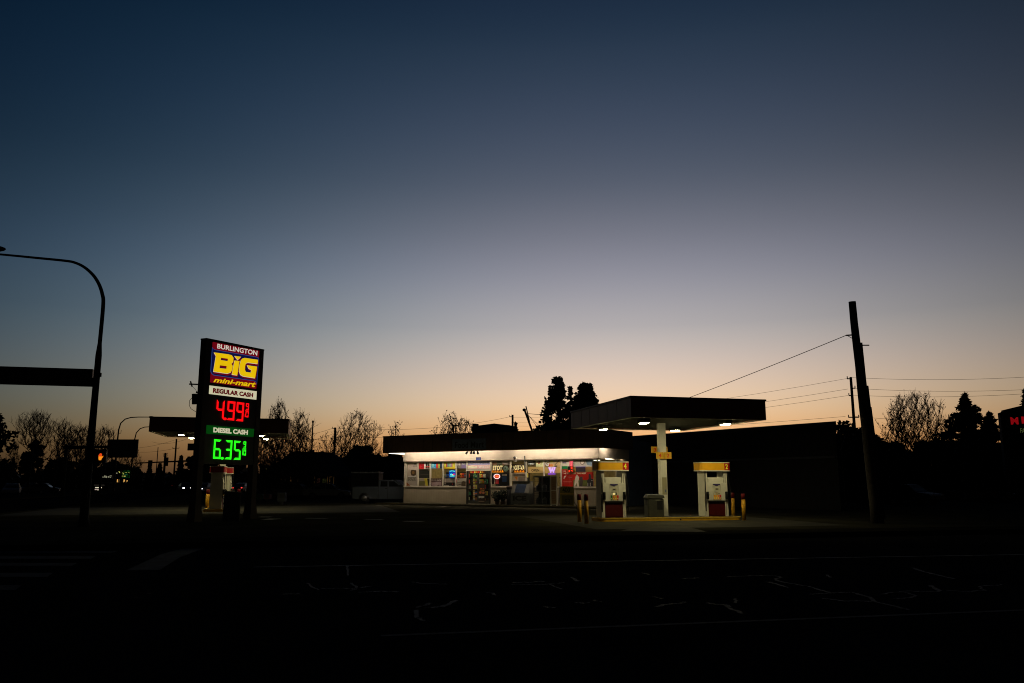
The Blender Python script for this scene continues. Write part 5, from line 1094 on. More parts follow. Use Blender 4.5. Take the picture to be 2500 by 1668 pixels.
K_ = lambda u, v: at(u, v, 140)-Vector((a.x, 140, 0)); E_CW = emis('far_white', srgb(215, 208, 180), 1, .4)
for (u0, v0, u1, v1, m) in ((233, 1189.5, 248.5, 1191.8, E_CW), (232, 1194, 241, 1196.5, emis('far_pinkish', srgb(170, 150, 140), 1)), (238, 1196.2, 243.5, 1197.8, E_PG), (228, 1198.6, 241, 1201.8, E_CW), (230, 1184, 255, 1185, emis('far_dim', srgb(60, 54, 48), 1))):
    p, q = K_(u0, v0), K_(u1, v1); mb = MB(); mb.box(p.x, -.08, q.z, q.x, -.002, p.z, m); mb.build('sign_strip', t)

# the house with a hipped roof
Y = 84; a = at(655, 1163, Y); b = at(862, 1163, Y); w = b.x-a.x; ze = a.z; ZR = at(745, 1104, Y).z
t = thing('restaurant_house', 'dark hip roofed roadside house with dim amber porch windows', 'house', (a.x, Y, 0)); DW = mat('house_wall', (.02, .018, .015), .9)
mb = MB(); mb.box(.5, 0, 0, w-.5, 8, ze, DW); mb.build('wall', t)
xr = lambda u: at(u, 1104, Y).x-a.x
mb = MB(); V = [(-.6, -1.4, ze-.05), (w+.6, -1.4, ze-.05), (w+.6, 9, ze-.05), (-.6, 9, ze-.05), (xr(690), 3.6, ZR+.2), (xr(792), 3.6, ZR+.1)]
mb.add(V, [(0, 1, 5, 4), (1, 2, 5), (2, 3, 4, 5), (3, 0, 4), (3, 2, 1, 0)], mat('dark_shingles', (.016, .015, .014), .95, 0, .3, 5)); mb.box(xr(737), 3.1, ZR-.2, xr(744), 4.1, ZR+.38, DW); mb.build('roof', t)
for k in range(6): 
    x = .1+k*(w-.2)/5; mb = MB(); mb.box(x-.06, -1.25, 0, x+.06, -1.13, ze-.06, mat('porch_post', (.10, .06, .03), .8)); mb.build('porch_post', t)
E_AMB = emis('dim_amber_window', srgb(44, 29, 13), 1, .7); E_AMB2 = emis('dim_green_window', srgb(26, 27, 9), 1, .6)
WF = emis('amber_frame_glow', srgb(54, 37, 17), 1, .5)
for i, (u0, v0, u1, v1) in enumerate(((672, 1170, 696, 1182), (709, 1162, 713, 1183), (724, 1166, 727, 1183), (768, 1163, 800, 1182), (805, 1164, 815, 1182))):
    p = at(u0, v0, Y)-Vector((a.x, Y, 0)); q = at(u1, v1, Y)-Vector((a.x, Y, 0)); mb = MB()
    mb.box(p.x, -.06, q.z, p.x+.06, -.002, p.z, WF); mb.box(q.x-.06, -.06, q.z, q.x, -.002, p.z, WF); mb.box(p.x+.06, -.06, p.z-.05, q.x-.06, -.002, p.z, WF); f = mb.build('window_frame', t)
    mb = MB(); mb.box(p.x+.06, -.03, q.z, q.x-.06, -.004, p.z-.05, E_AMB if i in (1, 2) else mat('dark_pane', (.02, .015, .01), .3)); pn = mb.build('pane', f)
    if i == 3:
        mb = MB(); p2q = p; mb.box(p.x+.12, -.05, q.z+.1, p.x+.6, -.031, p.z-.2, emis('dim_red_glow', srgb(26, 13, 9), 1, .5)); mb.box(p.x+.85, -.05, q.z+.15, p.x+1.25, -.031, p.z-.25, E_AMB2); mb.build('window_display', f)
for (u, v) in ((649, 1146), (663, 1141), (659, 1144), (652, 1163), (665, 1162)):
    pass
# tree lights glimmering behind the canopy
t = thing('lit_window_cluster', 'far window glinting white between the branches behind the left canopy', 'window', (at(655, 1150, 120).x, 120, 0))
mb = MB(); o_ = at(655, 1150, 120).x
mb.box(-1.3, .1, 0, 1.4, .5, at(655, 1136, 120).z, DKW); mb.build('wall', t)
for (u0, v0, u1, v1) in ((648.5, 1144, 650, 1149), (660, 1146, 663, 1148.6), (664, 1141, 671, 1146), (651, 1160, 653, 1166.5), (658, 1163, 661, 1167), (664, 1159, 668, 1163)):
    p, q = at(u0, v0, 120), at(u1, v1, 120); mb = MB(); mb.prism([(p.x-o_, p.z-.05), (q.x-o_, p.z), (q.x-o_-.05, q.z), (p.x-o_, q.z+.06)], .0, .09, emis('far_glint', srgb(170, 160, 100), 1, .6)); mb.build('pane', t)
# newspaper boxes / bins by the far kerb
for (u0, v0, u1, v1, m, lab) in ((625, 1207, 640, 1219, mat('bin_green', (.007, .034, .012), .7), 'dim green street box left of its red neighbour'), (644, 1207, 659, 1219, mat('bin_red', (.06, .012, .007), .7), 'dim red street box right of the green one'), (677, 1203, 695, 1226, mat('bin_grey_blue', (.015, .019, .026), .7), 'tall blue grey street box near the dark house')):
    g_ = gp((u0+u1)/2, v1+6); Y = g_.y; p, q = at(u0, v0, Y), at(u1, v1, Y); t = thing('newspaper_box', lab, 'street box', (p.x, Y, 0), 0, 'street boxes'); w = q.x-p.x
    mb = MB(); mb.cbox(0, 0, .2, w, .5, p.z, m, .03); mb.build('body', t); mb = MB(); mb.box(w*.15, -.01, p.z*.55, w*.85, -.001, p.z*.88, M_DKGREY); mb.build('door', t); mb = MB(); mb.box(w*.3, .1, 0, w*.7, .4, .2, M_DKGREY); mb.build('stand', t)

# ------------------------------------------------------------------ vehicles
def car(p, rz, label, m, L=4.4, Wd=1.75, Hh=1.45, lights=None, cat='car', group='cars in the distance', tail=False, name='parked_car'):
    t = thing(name, label, cat, (p.x, p.y, p.z), rz, group)
    prof = [(0, .35), (.05, .62), (.25, .75), (1.15, .86), (1.85, Hh-.03), (2.3, Hh), (3.2, Hh-.06), (3.95, .95), (4.3, .88), (4.4, .6), (4.38, .33)]
    k = L/4.4; V = []; n = len(prof)
    for side in (-1, 1):
        for x, z in prof:
            tum = .22*max(0, (z-.85)/(Hh-.85)); V.append(((x-2.2)*k, side*(Wd/2-tum), z))
    mb = MB(); mb.add(V, [tuple(range(n)), tuple(range(2*n-1, n-1, -1))]+[(i, n+i, n+(i+1) % n, (i+1) % n) for i in range(n)], m); body = mb.build('body', t)
    mb = MB()
    def gl(pts, m_=M_CARGLASS): mb.add(pts, [tuple(range(len(pts)))], m_)
    wy = lambda z: Wd/2-.22*max(0, (z-.85)/(Hh-.85))+.004
    for s in (-1, 1):
        gl([((1.35-2.2)*k, s*wy(.9), .92), ((2.3-2.2)*k, s*wy(.9), .92), ((2.3-2.2)*k, s*wy(Hh-.1), Hh-.08), ((1.9-2.2)*k, s*wy(Hh-.1), Hh-.1)])
        gl([((2.38-2.2)*k, s*wy(.9), .92), ((3.75-2.2)*k, s*wy(.9), .95), ((3.2-2.2)*k, s*wy(Hh-.1), Hh-.13), ((2.38-2.2)*k, s*wy(Hh-.1), Hh-.08)])
    mb.build('side_window', t); mb = MB()
    gl([((1.2-2.2)*k-.01, -.66, .9), ((1.2-2.2)*k-.01, .66, .9), ((1.83-2.2)*k-.01, .52, Hh-.06), ((1.83-2.2)*k-.01, -.52, Hh-.06)]); mb.build('windscreen', t)
    mb = MB(); gl([((3.9-2.2)*k+.012, -.62, 1.0), ((3.9-2.2)*k+.012, .62, 1.0), ((3.24-2.2)*k+.012, .52, Hh-.1), ((3.24-2.2)*k+.012, -.52, Hh-.1)]); mb.build('rear_window', t)
    for x in (.85, 3.5):
        for s in (-1, 1):
            c = ((x-2.2)*k, s*(Wd/2-.1)); mb = MB(); mb.tube([(c[0], c[1]-.11, .32), (c[0], c[1]+.11, .32)], .32, M_BLACK, 16); w_ = mb.build('wheel', t)
            mb = MB(); mb.tube([(c[0], s*(Wd/2+.012), .32), (c[0], s*(Wd/2-.02), .32)], .2, M_GALV, 10); mb.build('rim', w_)
    for s in (-1, 1):
        mb = MB(); mb.ell((-2.2*k+.02, s*(Wd/2-.3), .66), (.05, .17, .09), lights or mat('lamp_glass', (.3, .3, .3), .15), 10, 6); mb.build('headlight', t)
        mb = MB(); mb.ell((2.2*k-.02, s*(Wd/2-.25), .75), (.04, .14, .09), tail or mat('tail_glass', (.12, .01, .01), .2), 10, 6); mb.build('tail_light', t)
    return t
E_HEAD = emis('headlight_on', (.95, .97, 1), 5); E_TAIL = emis('tail_on', (1, .06, .05), 1.1)
PAINT = lambda n, c: mat(n, c, .5, .0, .05, 2, spec=.2)
def gpz(u, v): p = gp(u, v, 0); return p
p = at(28, 1207, 100); p.z = -.05; car(p, rad(118), 'silver white car far left beneath the dense dark tree', PAINT('paint_silver', (.16, .17, .19)), 4.4)
p = at(74, 1205, 118); p.z = -.05; car(p, rad(100), 'small dark car with one glinting lamp, second from the left edge', PAINT('paint_dark', (.03, .03, .034)), lights=emis('glint', srgb(150, 160, 150), 1))
p = at(105, 1206, 112); p.z = -.05; car(p, rad(195), 'small grey car with dull windows, third from the left edge', PAINT('paint_grey', (.07, .07, .075)))
p = at(498, 1205, 115); p.z = -.05; car(p, rad(86), 'oncoming car with two bright headlights left of the grey sided pump', PAINT('paint_blue', (.02, .025, .05)), lights=E_HEAD)
p = at(452, 1205, 126); p.z = -.05; car(p, rad(120), 'oncoming car with one headlight showing beside the price sign leg', PAINT('paint_black', (.012, .012, .013)), lights=E_HEAD)
p = at(438, 1203, 165); p.z = -.05; car(p, rad(272), 'far car with two red tail lights left of the price sign', PAINT('paint_dark', (.03, .03, .034)), tail=E_TAIL)
p = at(592, 1207, 120); p.z = -.05; car(p, rad(268), 'far car with a red tail light seen between the price sign legs', PAINT('paint_black', (.012, .012, .013)), tail=E_TAIL)
p = at(2222, 1226, 62); p.z = 0; car(p, rad(122), 'dark parked car with faint windscreen glints right of the leaning pole', PAINT('paint_blackish', (.015, .017, .02)), 4.5)
p = at(2400, 1225, 66); p.z = 0; car(p, rad(150), 'dim dark car parked at the far right', PAINT('paint_maroon', (.02, .013, .013)), 4.5)
p = at(800, 1224, 77); p.z = 0; car(p, rad(185), 'dim grey car parked before the dark house', PAINT('paint_grey', (.07, .07, .075)))
p = at(725, 1224, 78); p.z = 0; car(p, rad(178), 'dim dark car parked left of the grey one before the dark house', PAINT('paint_dark', (.03, .03, .034)))
# white crew cab pickup beside the shop
pu = gp(925, 1229); t = thing('pickup_truck', 'white crew cab pickup parked left of the shop', 'pickup truck', (pu.x, pu.y, 0), rad(-6))
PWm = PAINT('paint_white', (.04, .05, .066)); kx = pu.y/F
X = lambda u: (u-925)*kx
zz = lambda v: at(925, v, pu.y).z
def prof(pts, y0, y1, m, mb, tum=0):
    mb.prism([(X(u), zz(v)) for u, v in pts], y0, y1, m)
mb = MB(); prof([(930, 1172), (969, 1172), (974, 1174), (985, 1183), (1012, 1189), (1017, 1196), (1017, 1218), (930, 1218)], -.9, .9, PWm, mb); cab = mb.build('cab', t)
mb = MB(); prof([(868, 1189), (929.6, 1189), (929.6, 1218), (868, 1218)], -.92, .92, PWm, mb); mb.build('cargo_bed', t)
mb = MB(); prof([(936, 1175), (952, 1175), (952, 1188), (935, 1188)], -.906, -.901, M_CARGLASS, mb); prof([(956, 1175), (968, 1175), (981, 1186), (981, 1188), (956, 1188)], -.906, -.901, M_CARGLASS, mb); mb.build('side_window', t)
mb = MB(); prof([(968.6, 1171.7), (974.3, 1173.5), (985.7, 1182.6), (984.2, 1184.2), (973.2, 1175.2)], -.84, .84, mat('dark_windscreen', (.006, .007, .009), .6, 0, .1, spec=.03), mb); mb.build('windscreen', t)
mb = MB(); mb.box(X(954)-.03, -.915, zz(1217), X(954), -.901, zz(1174), M_DKGREY); mb.box(X(931)-.02, -.915, zz(1217), X(931), -.901, zz(1174), M_DKGREY); mb.build('door_gap', cab)
mb = MB(); mb.box(X(947), -.93, zz(1193), X(952), -.907, zz(1191), M_DKGREY); mb.build('door_handle', cab)
mb = MB(); mb.box(X(979), -1.12, zz(1188), X(983), -.907, zz(1183), M_BLACK); mb.build('mirror', cab)
for u in (897, 1002):
    for s in (-.82, .82): 
        mb = MB(); c = X(u); mb.tube([(c, s-.13, .4), (c, s+.13, .4)], .4, M_BLACK, 18); w_ = mb.build('wheel', t); mb = MB(); mb.tube([(c, s-.15, .4), (c, s+.15, .4)], .22, mat('bright_rim', (.25, .25, .26), .3, .8), 10); mb.build('rim', w_)
mb = MB(); mb.box(X(868)-.12, -.85, .5, X(868), .85, .7, M_DKGREY); mb.build('bumper', t)
bx = at(858, 1152, pu.y+7); bb = at(925, 1152, pu.y+7); t = thing('box_trailer', 'dark box trailer with a pale roof edge behind the white pickup', 'trailer', (bx.x, bx.y, 0)); w = bb.x-bx.x
mb = MB(); mb.box(0, 0, .5, w, 2.3, bx.z-.12, mat('trailer_dark', (.012, .012, .014), .7)); mb.build('box', t); mb = MB(); mb.box(-.03, -.03, bx.z-.119, w+.03, 2.33, bx.z, mat('trailer_edge', (.35, .37, .42), .6)); mb.build('roof_edge', t)
for u in (.5, w-.6): mb = MB(); mb.tube([(u, .1, .35), (u, .35, .35)], .35, M_BLACK, 14); mb.build('wheel', t)

# ------------------------------------------------------------------ right edge shop with red letters
a = at(2441, 1005, 70); rs = thing('lit_letter_shop', 'dark flat roofed shop at the right edge with glowing red letters', 'shop', (a.x, a.y, 0), rad(-14))
RP = Plane(a, rad(-14)); k_ = lambda u, v: RP.sz(u, v)
x1 = 12.0
mb = MB(); z0 = k_(2441, 1008)[1]; s1, z1 = k_(2449, 1001); s2, z2 = k_(2500, 989)
mb.prism([(0, 0), (x1, 0), (x1, z2+1.0), (s2, z2), (s1+.05, z1), (s1, z1-.15), (0, z0)], 0, .6, mat('maroon_facade', (.014, .011, .012), .8)); mb.build('wall', rs)
mb = MB(); mb.box(4.5, .601, 0, x1, 8, z2-1, MATS['maroon_facade']); mb.build('rear_hall', rs)
mb = MB(); mb.box(1, -.02, 0, 3, -.001, 2.6, M_CARGLASS); mb.build('door', rs)
LR = emis('channel_letter_red', srgb(122, 7, 13), 1, .4); LG = emis('dim_green_letter', srgb(58, 66, 34), 1, .3)
mb = MB(); p, q = k_(2466, 1019), k_(2487, 1036.5); mb.text('M', p[0], q[1], q[0], p[1], -.03, LR, .04); p, q = k_(2492.5, 1017.5), k_(2499.5, 1034.5); mb.box(p[0], -.06, q[1], p[0]+.2, -.03, p[1], LR); mb.build('red_letters', rs)
mb = MB(); p, q = k_(2490, 1046), k_(2499, 1057); mb.text('FA', p[0], q[1], q[0]+.12, p[1], -.03, LG, .01); mb.build('green_letters', rs)
# small far lamp
p = at(2337, 1167, 100); t = thing('yard_lamp', 'pinpoint white yard lamp on a thin post in the dark right side', 'lamp', (p.x, p.y, 0))
mb = MB(); mb.tube([(0, 0, 0), (0, 0, p.z-.1)], .05, M_DKGREY, 6); mb.build('post', t); mb = MB(); mb.ell((0, 0, p.z), (.11, .11, .09), emis('pinpoint', (1, .94, .82), 2.2), 10, 6); mb.build('bulb', t)

# ------------------------------------------------------------------ trees
def leaf(mb, c, s, r, m, elong=1.6):
    u_ = Vector((r.gauss(0, 1), r.gauss(0, 1), r.gauss(0, 1))); u_ = u_.normalized()*s*elong*.5; v_ = u_.orthogonal().normalized()*s*.5
    a = r.uniform(0, 6.28); w_ = u_.normalized().cross(v_); v_ = v_*math.cos(a)+w_*math.sin(a)
    mb.flat([c-u_, c+v_, c+u_, c-v_], m)
def bare_tree(u, vtop, Y, half_px, label, seed, shape='egg', base=.3, N=330, buds=.2, bud_size=.13, name='bare_tree', group='bare spring trees', twigs=2, lean=0.0, twig=.014):
    r = random.Random(seed); top = at(u, vtop, Y); h = top.z; hw = half_px*Y/F
    t = thing(name, label, 'tree', (top.x, top.y, 0), r.uniform(0, .3), group)
    def prof(f):
        if shape == 'egg': return math.sqrt(max(0, 1-((f-.42)/.58)**2)) if f > .42 else .45+.55*(f/.42)**.8
        if shape == 'fan': return math.sqrt(max(0, 1-((f-.6)/.4)**2)) if f > .6 else .25+.75*f/.6
        return (1-f)**.75*min(1, .5+f*2.5)+.03
    lump = [(r.uniform(0, 6.28), r.uniform(.1, .9), r.uniform(.12, .3)) for _ in range(9)]
    T_ = []
    for k in range(N):
        f = r.random()**.85; a = r.uniform(0, 6.28); q = r.random()**.55
        while r.random() > min(1, prof(f)**1.3+.04): f = r.random()**.85
        m = prof(f)
        for (la, lf, lw) in lump:                # hollows in the outline
            da = abs((a-la+math.pi) % 6.283-math.pi)
            if da < .7 and abs(f-lf) < lw*.6: m *= .72
        T_.append((hw*m*q*math.cos(a)+lean*h*f, hw*m*q*math.sin(a), h*(base+(1-base)*f)*(.985 if f > .97 else 1)))
    zc = h*base*.85
    T_.sort(key=lambda p: p[0]**2+p[1]**2+(p[2]-zc)**2)
    P = [(0, 0, 0)]; par = [-1]; x = y = 0
    n0 = max(5, int(h*.6/.6))
    for k in range(1, n0):
        x += r.gauss(0, .03); y += r.gauss(0, .03); P.append((x+lean*h*.3*k/n0, y, h*(base+.30*(1-base))*k/(n0-1))); par.append(len(P)-2)
    zmin = h*base*.7; D = [(0, 0, 1)]*len(P)
    for (tx, ty, tz) in T_:
        best = None; bd = 1e9
        for i_, (px, py, pz) in enumerate(P):
            if pz < zmin: continue
            dz = tz-pz; d_ = (tx-px)**2+(ty-py)**2+dz*dz
            hz = math.sqrt((tx-px)**2+(ty-py)**2)
            if dz < .8*hz: d_ += 2.2*(dz-.8*hz)**2+.2
            if d_ > bd: continue
            ux, uy, uz = D[i_]; ln_ = math.sqrt(d_)+1e-6; d_ *= 1+2.2*max(0, .92-((tx-px)*ux+(ty-py)*uy+dz*uz)/ln_)
            if d_ < bd: bd = d_; best = i_
        a = Vector(P[best]); b = Vector((tx, ty, tz)); d_ = (b-a).length
        if d_ < .12: continue
        pa = Vector(P[par[best]]) if par[best] >= 0 else a-Vector((0, 0, 1)); dr = (a-pa).normalized() if (a-pa).length > 1e-4 else Vector((0, 0, 1))
        c = a+((b-a)*.42+dr*d_*.12)+Vector((r.gauss(0, .03), r.gauss(0, .03), .02))*d_
        st = max(1, int(d_/.55)); last = best
        for k in range(1, st+1):
            q = k/st; w = a*(1-q)**2+c*2*q*(1-q)+b*q*q; w0_ = Vector(P[last]); dv_ = w-w0_; dv_ = dv_.normalized() if dv_.length > 1e-5 else dr; P.append(tuple(w)); par.append(last); D.append(tuple(dv_)); last = len(P)-1
    n = len(P); acc = [0.0]*n; tip = twig*1.15
    for i_ in range(n-1, 0, -1):
        if acc[i_] == 0: acc[i_] = tip**2.35
        acc[par[i_]] += acc[i_]
    R_ = [max(tip, a**(1/2.35)) if a > 0 else tip for a in acc]
    sc = min(1.0, h*.022/max(R_)); R_ = [max(tip, q*sc) for q in R_]
    mb = MB(); mc = MB()
    for i_ in range(1, n):
        a, b = P[par[i_]], P[i_]; mb.tube([a, b], [min(R_[par[i_]], R_[i_]*1.25), R_[i_]], M_BARK, 6 if R_[i_] > .06 else 3, False)
        if R_[i_] < .045:
            d_ = (Vector(b)-Vector(a)).normalized()
            for k in range(twigs):
                w = (d_*.5+Vector((r.gauss(0, .38), r.gauss(0, .38), abs(r.gauss(.5, .35))))).normalized()*r.uniform(.3, .95)
                q0_ = Vector(b).lerp(Vector(a), r.random()); q1_ = q0_+w; m_ = q0_+w*.5+Vector((r.gauss(0, .04), r.gauss(0, .04), .03))
                mb.tube([q0_, m_, q1_], [twig, twig*.85, twig*.5], M_BARK, 3, False)
                if r.random() < buds: leaf(mc, q1_, bud_size*r.uniform(.6, 1.5), r, M_BUD)
                for _k in range(2):
                    if r.random() < buds: leaf(mc, q0_.lerp(q1_, r.uniform(.3, 1)), bud_size*r.uniform(.5, 1.2), r, M_BUD)
    mb.build('trunk', t)
    if buds: mc.build('crown', t)
    return t
def clump_tree(u, vtop, Y, half_px, label, seed, shape='round', n=2600, leaf_s=.3, name='dense_tree', group='dense dark trees', cat='tree', zlow=.05, holes=.15, m=M_LEAF, clumps=60):
    r = random.Random(seed); top = at(u, vtop, Y); h = top.z; hw = half_px*Y/F
    t = thing(name, label, cat, (top.x, top.y, 0), 0, group)
    mb = MB(); mb.tube([(0, 0, 0), (.1, 0, h*.4), (0, .1, h*.85)], [max(.1, h*.022), h*.015, .04], M_BARK, 8)
    for k in range(10):
        z = h*r.uniform(.15, .75); a = r.uniform(0, 6.28); l = hw*.6; mb.tube([(0, 0, z), (l*math.cos(a), l*math.sin(a), z+l*.45)], [.06, .02], M_BARK, 4)
    mb.build('trunk', t); mc = MB(); C_ = []
    for k in range(clumps):
        f = r.random()**.85; z = h*(zlow+(1-zlow)*f)
        if shape == 'round': pr = math.sqrt(max(0, 1-f**2.2))*(.8+.2*min(1, f*5)); z *= .9
        elif shape == 'column': pr = (1-f**2.6)*min(1, .55+f*1.5)
        else: pr = max(.05, 1-f)
        a = r.uniform(0, 6.28); q = r.uniform(.25, .92); C_.append((Vector((hw*pr*q*math.cos(a), hw*pr*q*math.sin(a), min(z, h*.96))), hw*r.uniform(.16, .30)*(.5+.5*pr)))
    per = n//clumps
    for c, s in C_:
        for k in range(per):
            d_ = Vector((r.gauss(0, 1), r.gauss(0, 1), r.gauss(0, .8))); d_ = d_.normalized()*s*r.random()**.4
            q = c+d_
            if q.z > h: q.z = h-r.random()*.2
            leaf(mc, q, leaf_s*r.uniform(.6, 1.4), r, m, 1.5)
    mc.build('crown', t); return t
def conifer(u, vtop, Y, half_px, label, seed, n_whorl=26, group='conifers', droop=.25, name='conifer_tree', cut=0):
    r = random.Random(seed); top = at(u, vtop, Y); h = top.z; hw = half_px*Y/F
    t = thing(name, label, 'tree', (top.x, top.y, 0), 0, group); mb = MB(); mb.tube([(0, 0, 0), (0, 0, h*.6), (0, 0, h)], [.25, .12, .02], M_BARK, 8); mb.build('trunk', t); mc = MB()
    for k in range(n_whorl):
        f = k/(n_whorl-1); z = h*(.06+.90*f); L = hw*(1-f)**1.02+.12
        for j in range(r.randint(7, 10)):
            a = r.uniform(0, 6.28); ln = L*r.uniform(.62, 1.2); rise = r.uniform(-.05, .35)
            pts = [Vector((math.cos(a)*ln*q, math.sin(a)*ln*q, z+ln*rise*q-droop*ln*q*q*.6)) for q in (0, .35, .7, 1)]
            mc.tube(pts, [.04, .03, .02, .008], M_BARK, 3, False)
            nl = int(16+ln*20)
            for i in range(nl):
                q = r.uniform(.1, 1.0); p = pts[0].lerp(pts[3], q); p.z += -droop*ln*(q*q-q)*.5; w_ = .15*(1-q*.7)+.03
                leaf(mc, p+Vector((r.gauss(0, w_*.5), r.gauss(0, w_*.5), r.gauss(-.07, .08))), r.uniform(.12, .25), r, M_NEEDLE, 3.0)
    mc.build('crown', t); return t
# left side
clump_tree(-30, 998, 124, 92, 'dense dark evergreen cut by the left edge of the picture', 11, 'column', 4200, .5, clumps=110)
bare_tree(88, 1006, 105, 58, 'bare tree with a fine twiggy crown, leftmost of the bare ones', 21, shape='fan', base=.52, buds=.06, bud_size=.1, twig=.016, twigs=3)
bare_tree(147, 1023, 108, 56, 'bare tree with a fan of twigs left of the signal pole', 22, shape='egg', base=.4, buds=.06, bud_size=.1, twig=.016, twigs=3)
bare_tree(182, 1036, 112, 54, 'lower bare tree just left of the signal pole', 23, shape='egg', base=.35, buds=.06, bud_size=.1, twig=.016, twigs=3)
bare_tree(214, 1042, 106, 56, 'bare tree standing directly behind the signal pole', 24, shape='egg', base=.35, buds=.06, bud_size=.1, twig=.016, twigs=3)
bare_tree(258, 1044, 108, 48, 'bare tree between the signal pole and the blank road sign', 25, shape='egg', base=.35, buds=.06, bud_size=.1, twig=.016, twigs=3)
bare_tree(37, 1080, 115, 18, 'small faint bare tree beside the edge evergreen', 26, shape='egg', base=.3, N=120, buds=.06, bud_size=.1, twig=.016, twigs=3)
bare_tree(330, 1098, 120, 26, 'low twiggy tree under the blank road sign', 27, shape='egg', base=.2, N=160, buds=.06, bud_size=.1, twig=.016, twigs=3)
bare_tree(304, 1090, 118, 22, 'thin bare tree mostly behind the blank road sign', 271, shape='egg', base=.2, N=140, name='budding_tree', group='budding spring trees')
clump_tree(88, 1066, 130, 38, 'rounded dark tree below the leftmost bare tree', 31, 'round', 3000, .4, zlow=.0)
clump_tree(150, 1112, 140, 48, 'wide dark bush left of the signal pole', 32, 'round', 2600, .45, zlow=.0)
clump_tree(215, 1116, 190, 52, 'wide dark bush behind the signal pole', 33, 'round', 2200, .6, zlow=.0)
clump_tree(280, 1122, 195, 44, 'dark bush above the far green sign', 34, 'round', 1800, .6, zlow=.0)
conifer(443, 1111, 150, 17, 'small far conifer left of the price sign', 41, 16)
conifer(391, 1131, 150, 15, 'small far conifer below the hanging signals, right one', 42, 14)
conifer(366, 1136, 152, 15, 'small far conifer below the hanging signals, left one', 43, 14)
clump_tree(470, 1108, 140, 26, 'dark rounded tree behind the left leg of the price sign', 35, 'round', 1800, .4, zlow=.0)
clump_tree(545, 1110, 150, 78, 'dark rounded tree mass seen below the price sign between its legs', 351, 'round', 2600, .5, zlow=.0)
# behind the canopy and the shop
bare_tree(682, 983, 78, 100, 'budding tree with a tall narrow tip behind the left canopy', 51, shape='cone', base=.12, N=640, buds=.30, bud_size=.085, twigs=4, name='budding_tree', group='budding spring trees')
bare_tree(728, 1006, 80, 125, 'budding tree leaning right behind the left canopy end', 52, shape='cone', base=.12, N=640, buds=.30, bud_size=.085, twigs=4, lean=.02, name='budding_tree', group='budding spring trees')
bare_tree(655, 1030, 88, 64, 'budding tree glimpsed low between canopy and price sign', 53, shape='cone', base=.1, N=300, buds=.6, name='budding_tree', group='budding spring trees')
bare_tree(878, 1006, 95, 160, 'broad budding tree against orange sky left of the shop', 54, shape='cone', base=.14, N=850, buds=.28, bud_size=.09, twigs=4, name='budding_tree', group='budding spring trees')
bare_tree(824, 1052, 98, 84, 'lower budding tree around the distant utility pole', 55, shape='egg', base=.1, N=260, buds=.5, name='budding_tree', group='budding spring trees')
clump_tree(884, 1082, 88, 84, 'dark rounded bush below the broad budding tree', 36, 'round', 6500, .36, zlow=.0)
clump_tree(790, 1092, 100, 24, 'small dark bush left of the distant utility pole', 37, 'round', 1500, .3, zlow=.0)
clump_tree(962, 1103, 90, 60, 'low dark bush at the left end of the shop', 38, 'round', 5000, .36, zlow=.0)
bare_tree(968, 1032, 92, 40, 'slim budding top peeping over the left end of the shop roof', 56, shape='cone', base=.3, N=170, buds=.6, name='budding_tree', group='budding spring trees')
bare_tree(1108, 1016, 92, 56, 'budding crown showing above the middle of the shop roof', 57, shape='fan', base=.35, N=340, buds=.5, name='budding_tree', group='budding spring trees')
clump_tree(1259, 1028, 120, 9, 'tiny dark treetop beside the distant pole over the shop roof', 39, 'column', 500, .35)
clump_tree(1300, 1040, 110, 24, 'low dark treetop left of the cedars over the shop roof', 391, 'round', 900, .35, zlow=.1)
clump_tree(1361, 917, 82, 68, 'tall dark cedar with gaps in its crown, left of the pair', 61, 'column', 3500, .33, holes=.3, clumps=125, group='cedars behind the shop')
clump_tree(1427, 933, 80, 76, 'tall dark cedar with a solid rounded top, right of the pair', 62, 'column', 7800, .34, clumps=170, group='cedars behind the shop')
clump_tree(1392, 938, 84, 20, 'slim dark treetop between the two cedars', 63, 'column', 900, .34, clumps=40, group='cedars behind the shop')
clump_tree(1583, 1053, 85, 12, 'tiny treetop over the roof left of the canopy column', 64, 'round', 500, .35, zlow=.5)
clump_tree(1768, 1038, 75, 26, 'leafy treetop over the long building behind the canopy', 65, 'round', 1300, .3, zlow=.5)
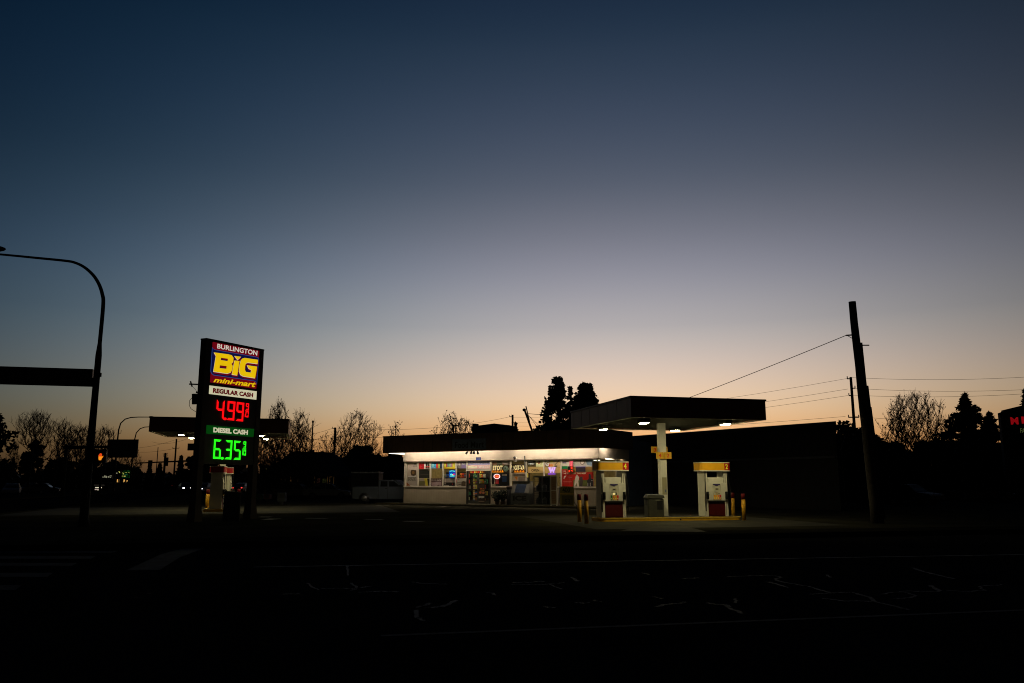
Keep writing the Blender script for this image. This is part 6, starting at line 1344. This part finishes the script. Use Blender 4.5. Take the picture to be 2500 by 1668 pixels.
# right side
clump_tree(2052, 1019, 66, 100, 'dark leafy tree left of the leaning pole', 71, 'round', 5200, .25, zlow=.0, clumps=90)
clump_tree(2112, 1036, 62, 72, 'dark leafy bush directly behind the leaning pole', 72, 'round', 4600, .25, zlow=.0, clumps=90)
bare_tree(2228, 961, 82, 100, 'wide leafless tree with a rounded crown on the right', 81, shape='egg', base=.2, N=900, buds=.22, bud_size=.085, twigs=4, name='budding_tree', group='budding spring trees')
bare_tree(2186, 1012, 84, 44, 'lower twiggy tree at the left foot of the wide crown', 82, shape='egg', base=.1, N=300, buds=.35, name='budding_tree', group='budding spring trees')
bare_tree(2290, 1030, 86, 40, 'lower twiggy tree between the wide crown and the conifer', 83, shape='egg', base=.1, N=300, buds=.35, name='budding_tree', group='budding spring trees')
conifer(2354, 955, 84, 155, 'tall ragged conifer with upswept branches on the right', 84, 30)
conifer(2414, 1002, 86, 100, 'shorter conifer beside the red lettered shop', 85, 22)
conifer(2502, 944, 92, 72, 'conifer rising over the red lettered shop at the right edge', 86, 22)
clump_tree(2046, 1090, 80, 70, 'low dark bush between the long building and the leaning pole', 73, 'round', 3000, .34, zlow=.0)
for i, (u, vt, hp) in enumerate(((2176, 1078, 100), (2270, 1076, 110), (2370, 1070, 110), (2460, 1076, 110))):
    clump_tree(u, vt, 78, hp, ('dark hedge bush below the left foot of the wide crown', 'dark hedge bush below the wide crown', 'dark hedge bush below the tall conifer', 'dark hedge bush in front of the red lettered shop')[i], 90+i, 'round', 4200, .34, zlow=.0, clumps=90, name='hedge_bush', cat='bush', group='dark hedge bushes')
# far-off woods that read as one mass
mb = MB(); r = random.Random(3)
for i in range(9000):
    a = r.uniform(-48, 48); az_ = rad(a); dist = r.uniform(215, 250); hmax = 3.6+1.2*math.sin(a*.9)+.9*math.sin(a*2.7+1); z = hmax*r.random()**.8
    leaf(mb, Vector((math.sin(az_)*dist, math.cos(az_)*dist, z)), r.uniform(1.3, 2.6), r, M_LEAF, 1.4)
o = mb.build('distant_woods'); tag(o, 'dark far off tree line along the horizon', 'woods', None, 'stuff')

# ------------------------------------------------------------------ render settings
S.view_settings.view_transform = 'Standard'; S.view_settings.look = 'None'; S.view_settings.exposure = 0; S.view_settings.gamma = 1
S.cycles.use_denoising = True; S.cycles.pixel_filter_type = 'BLACKMAN_HARRIS'; S.cycles.filter_width = 1.05; S.cycles.max_bounces = 6; S.cycles.transparent_max_bounces = 12
S.cycles.sample_clamp_indirect = 3.0
S.render.film_transparent = False
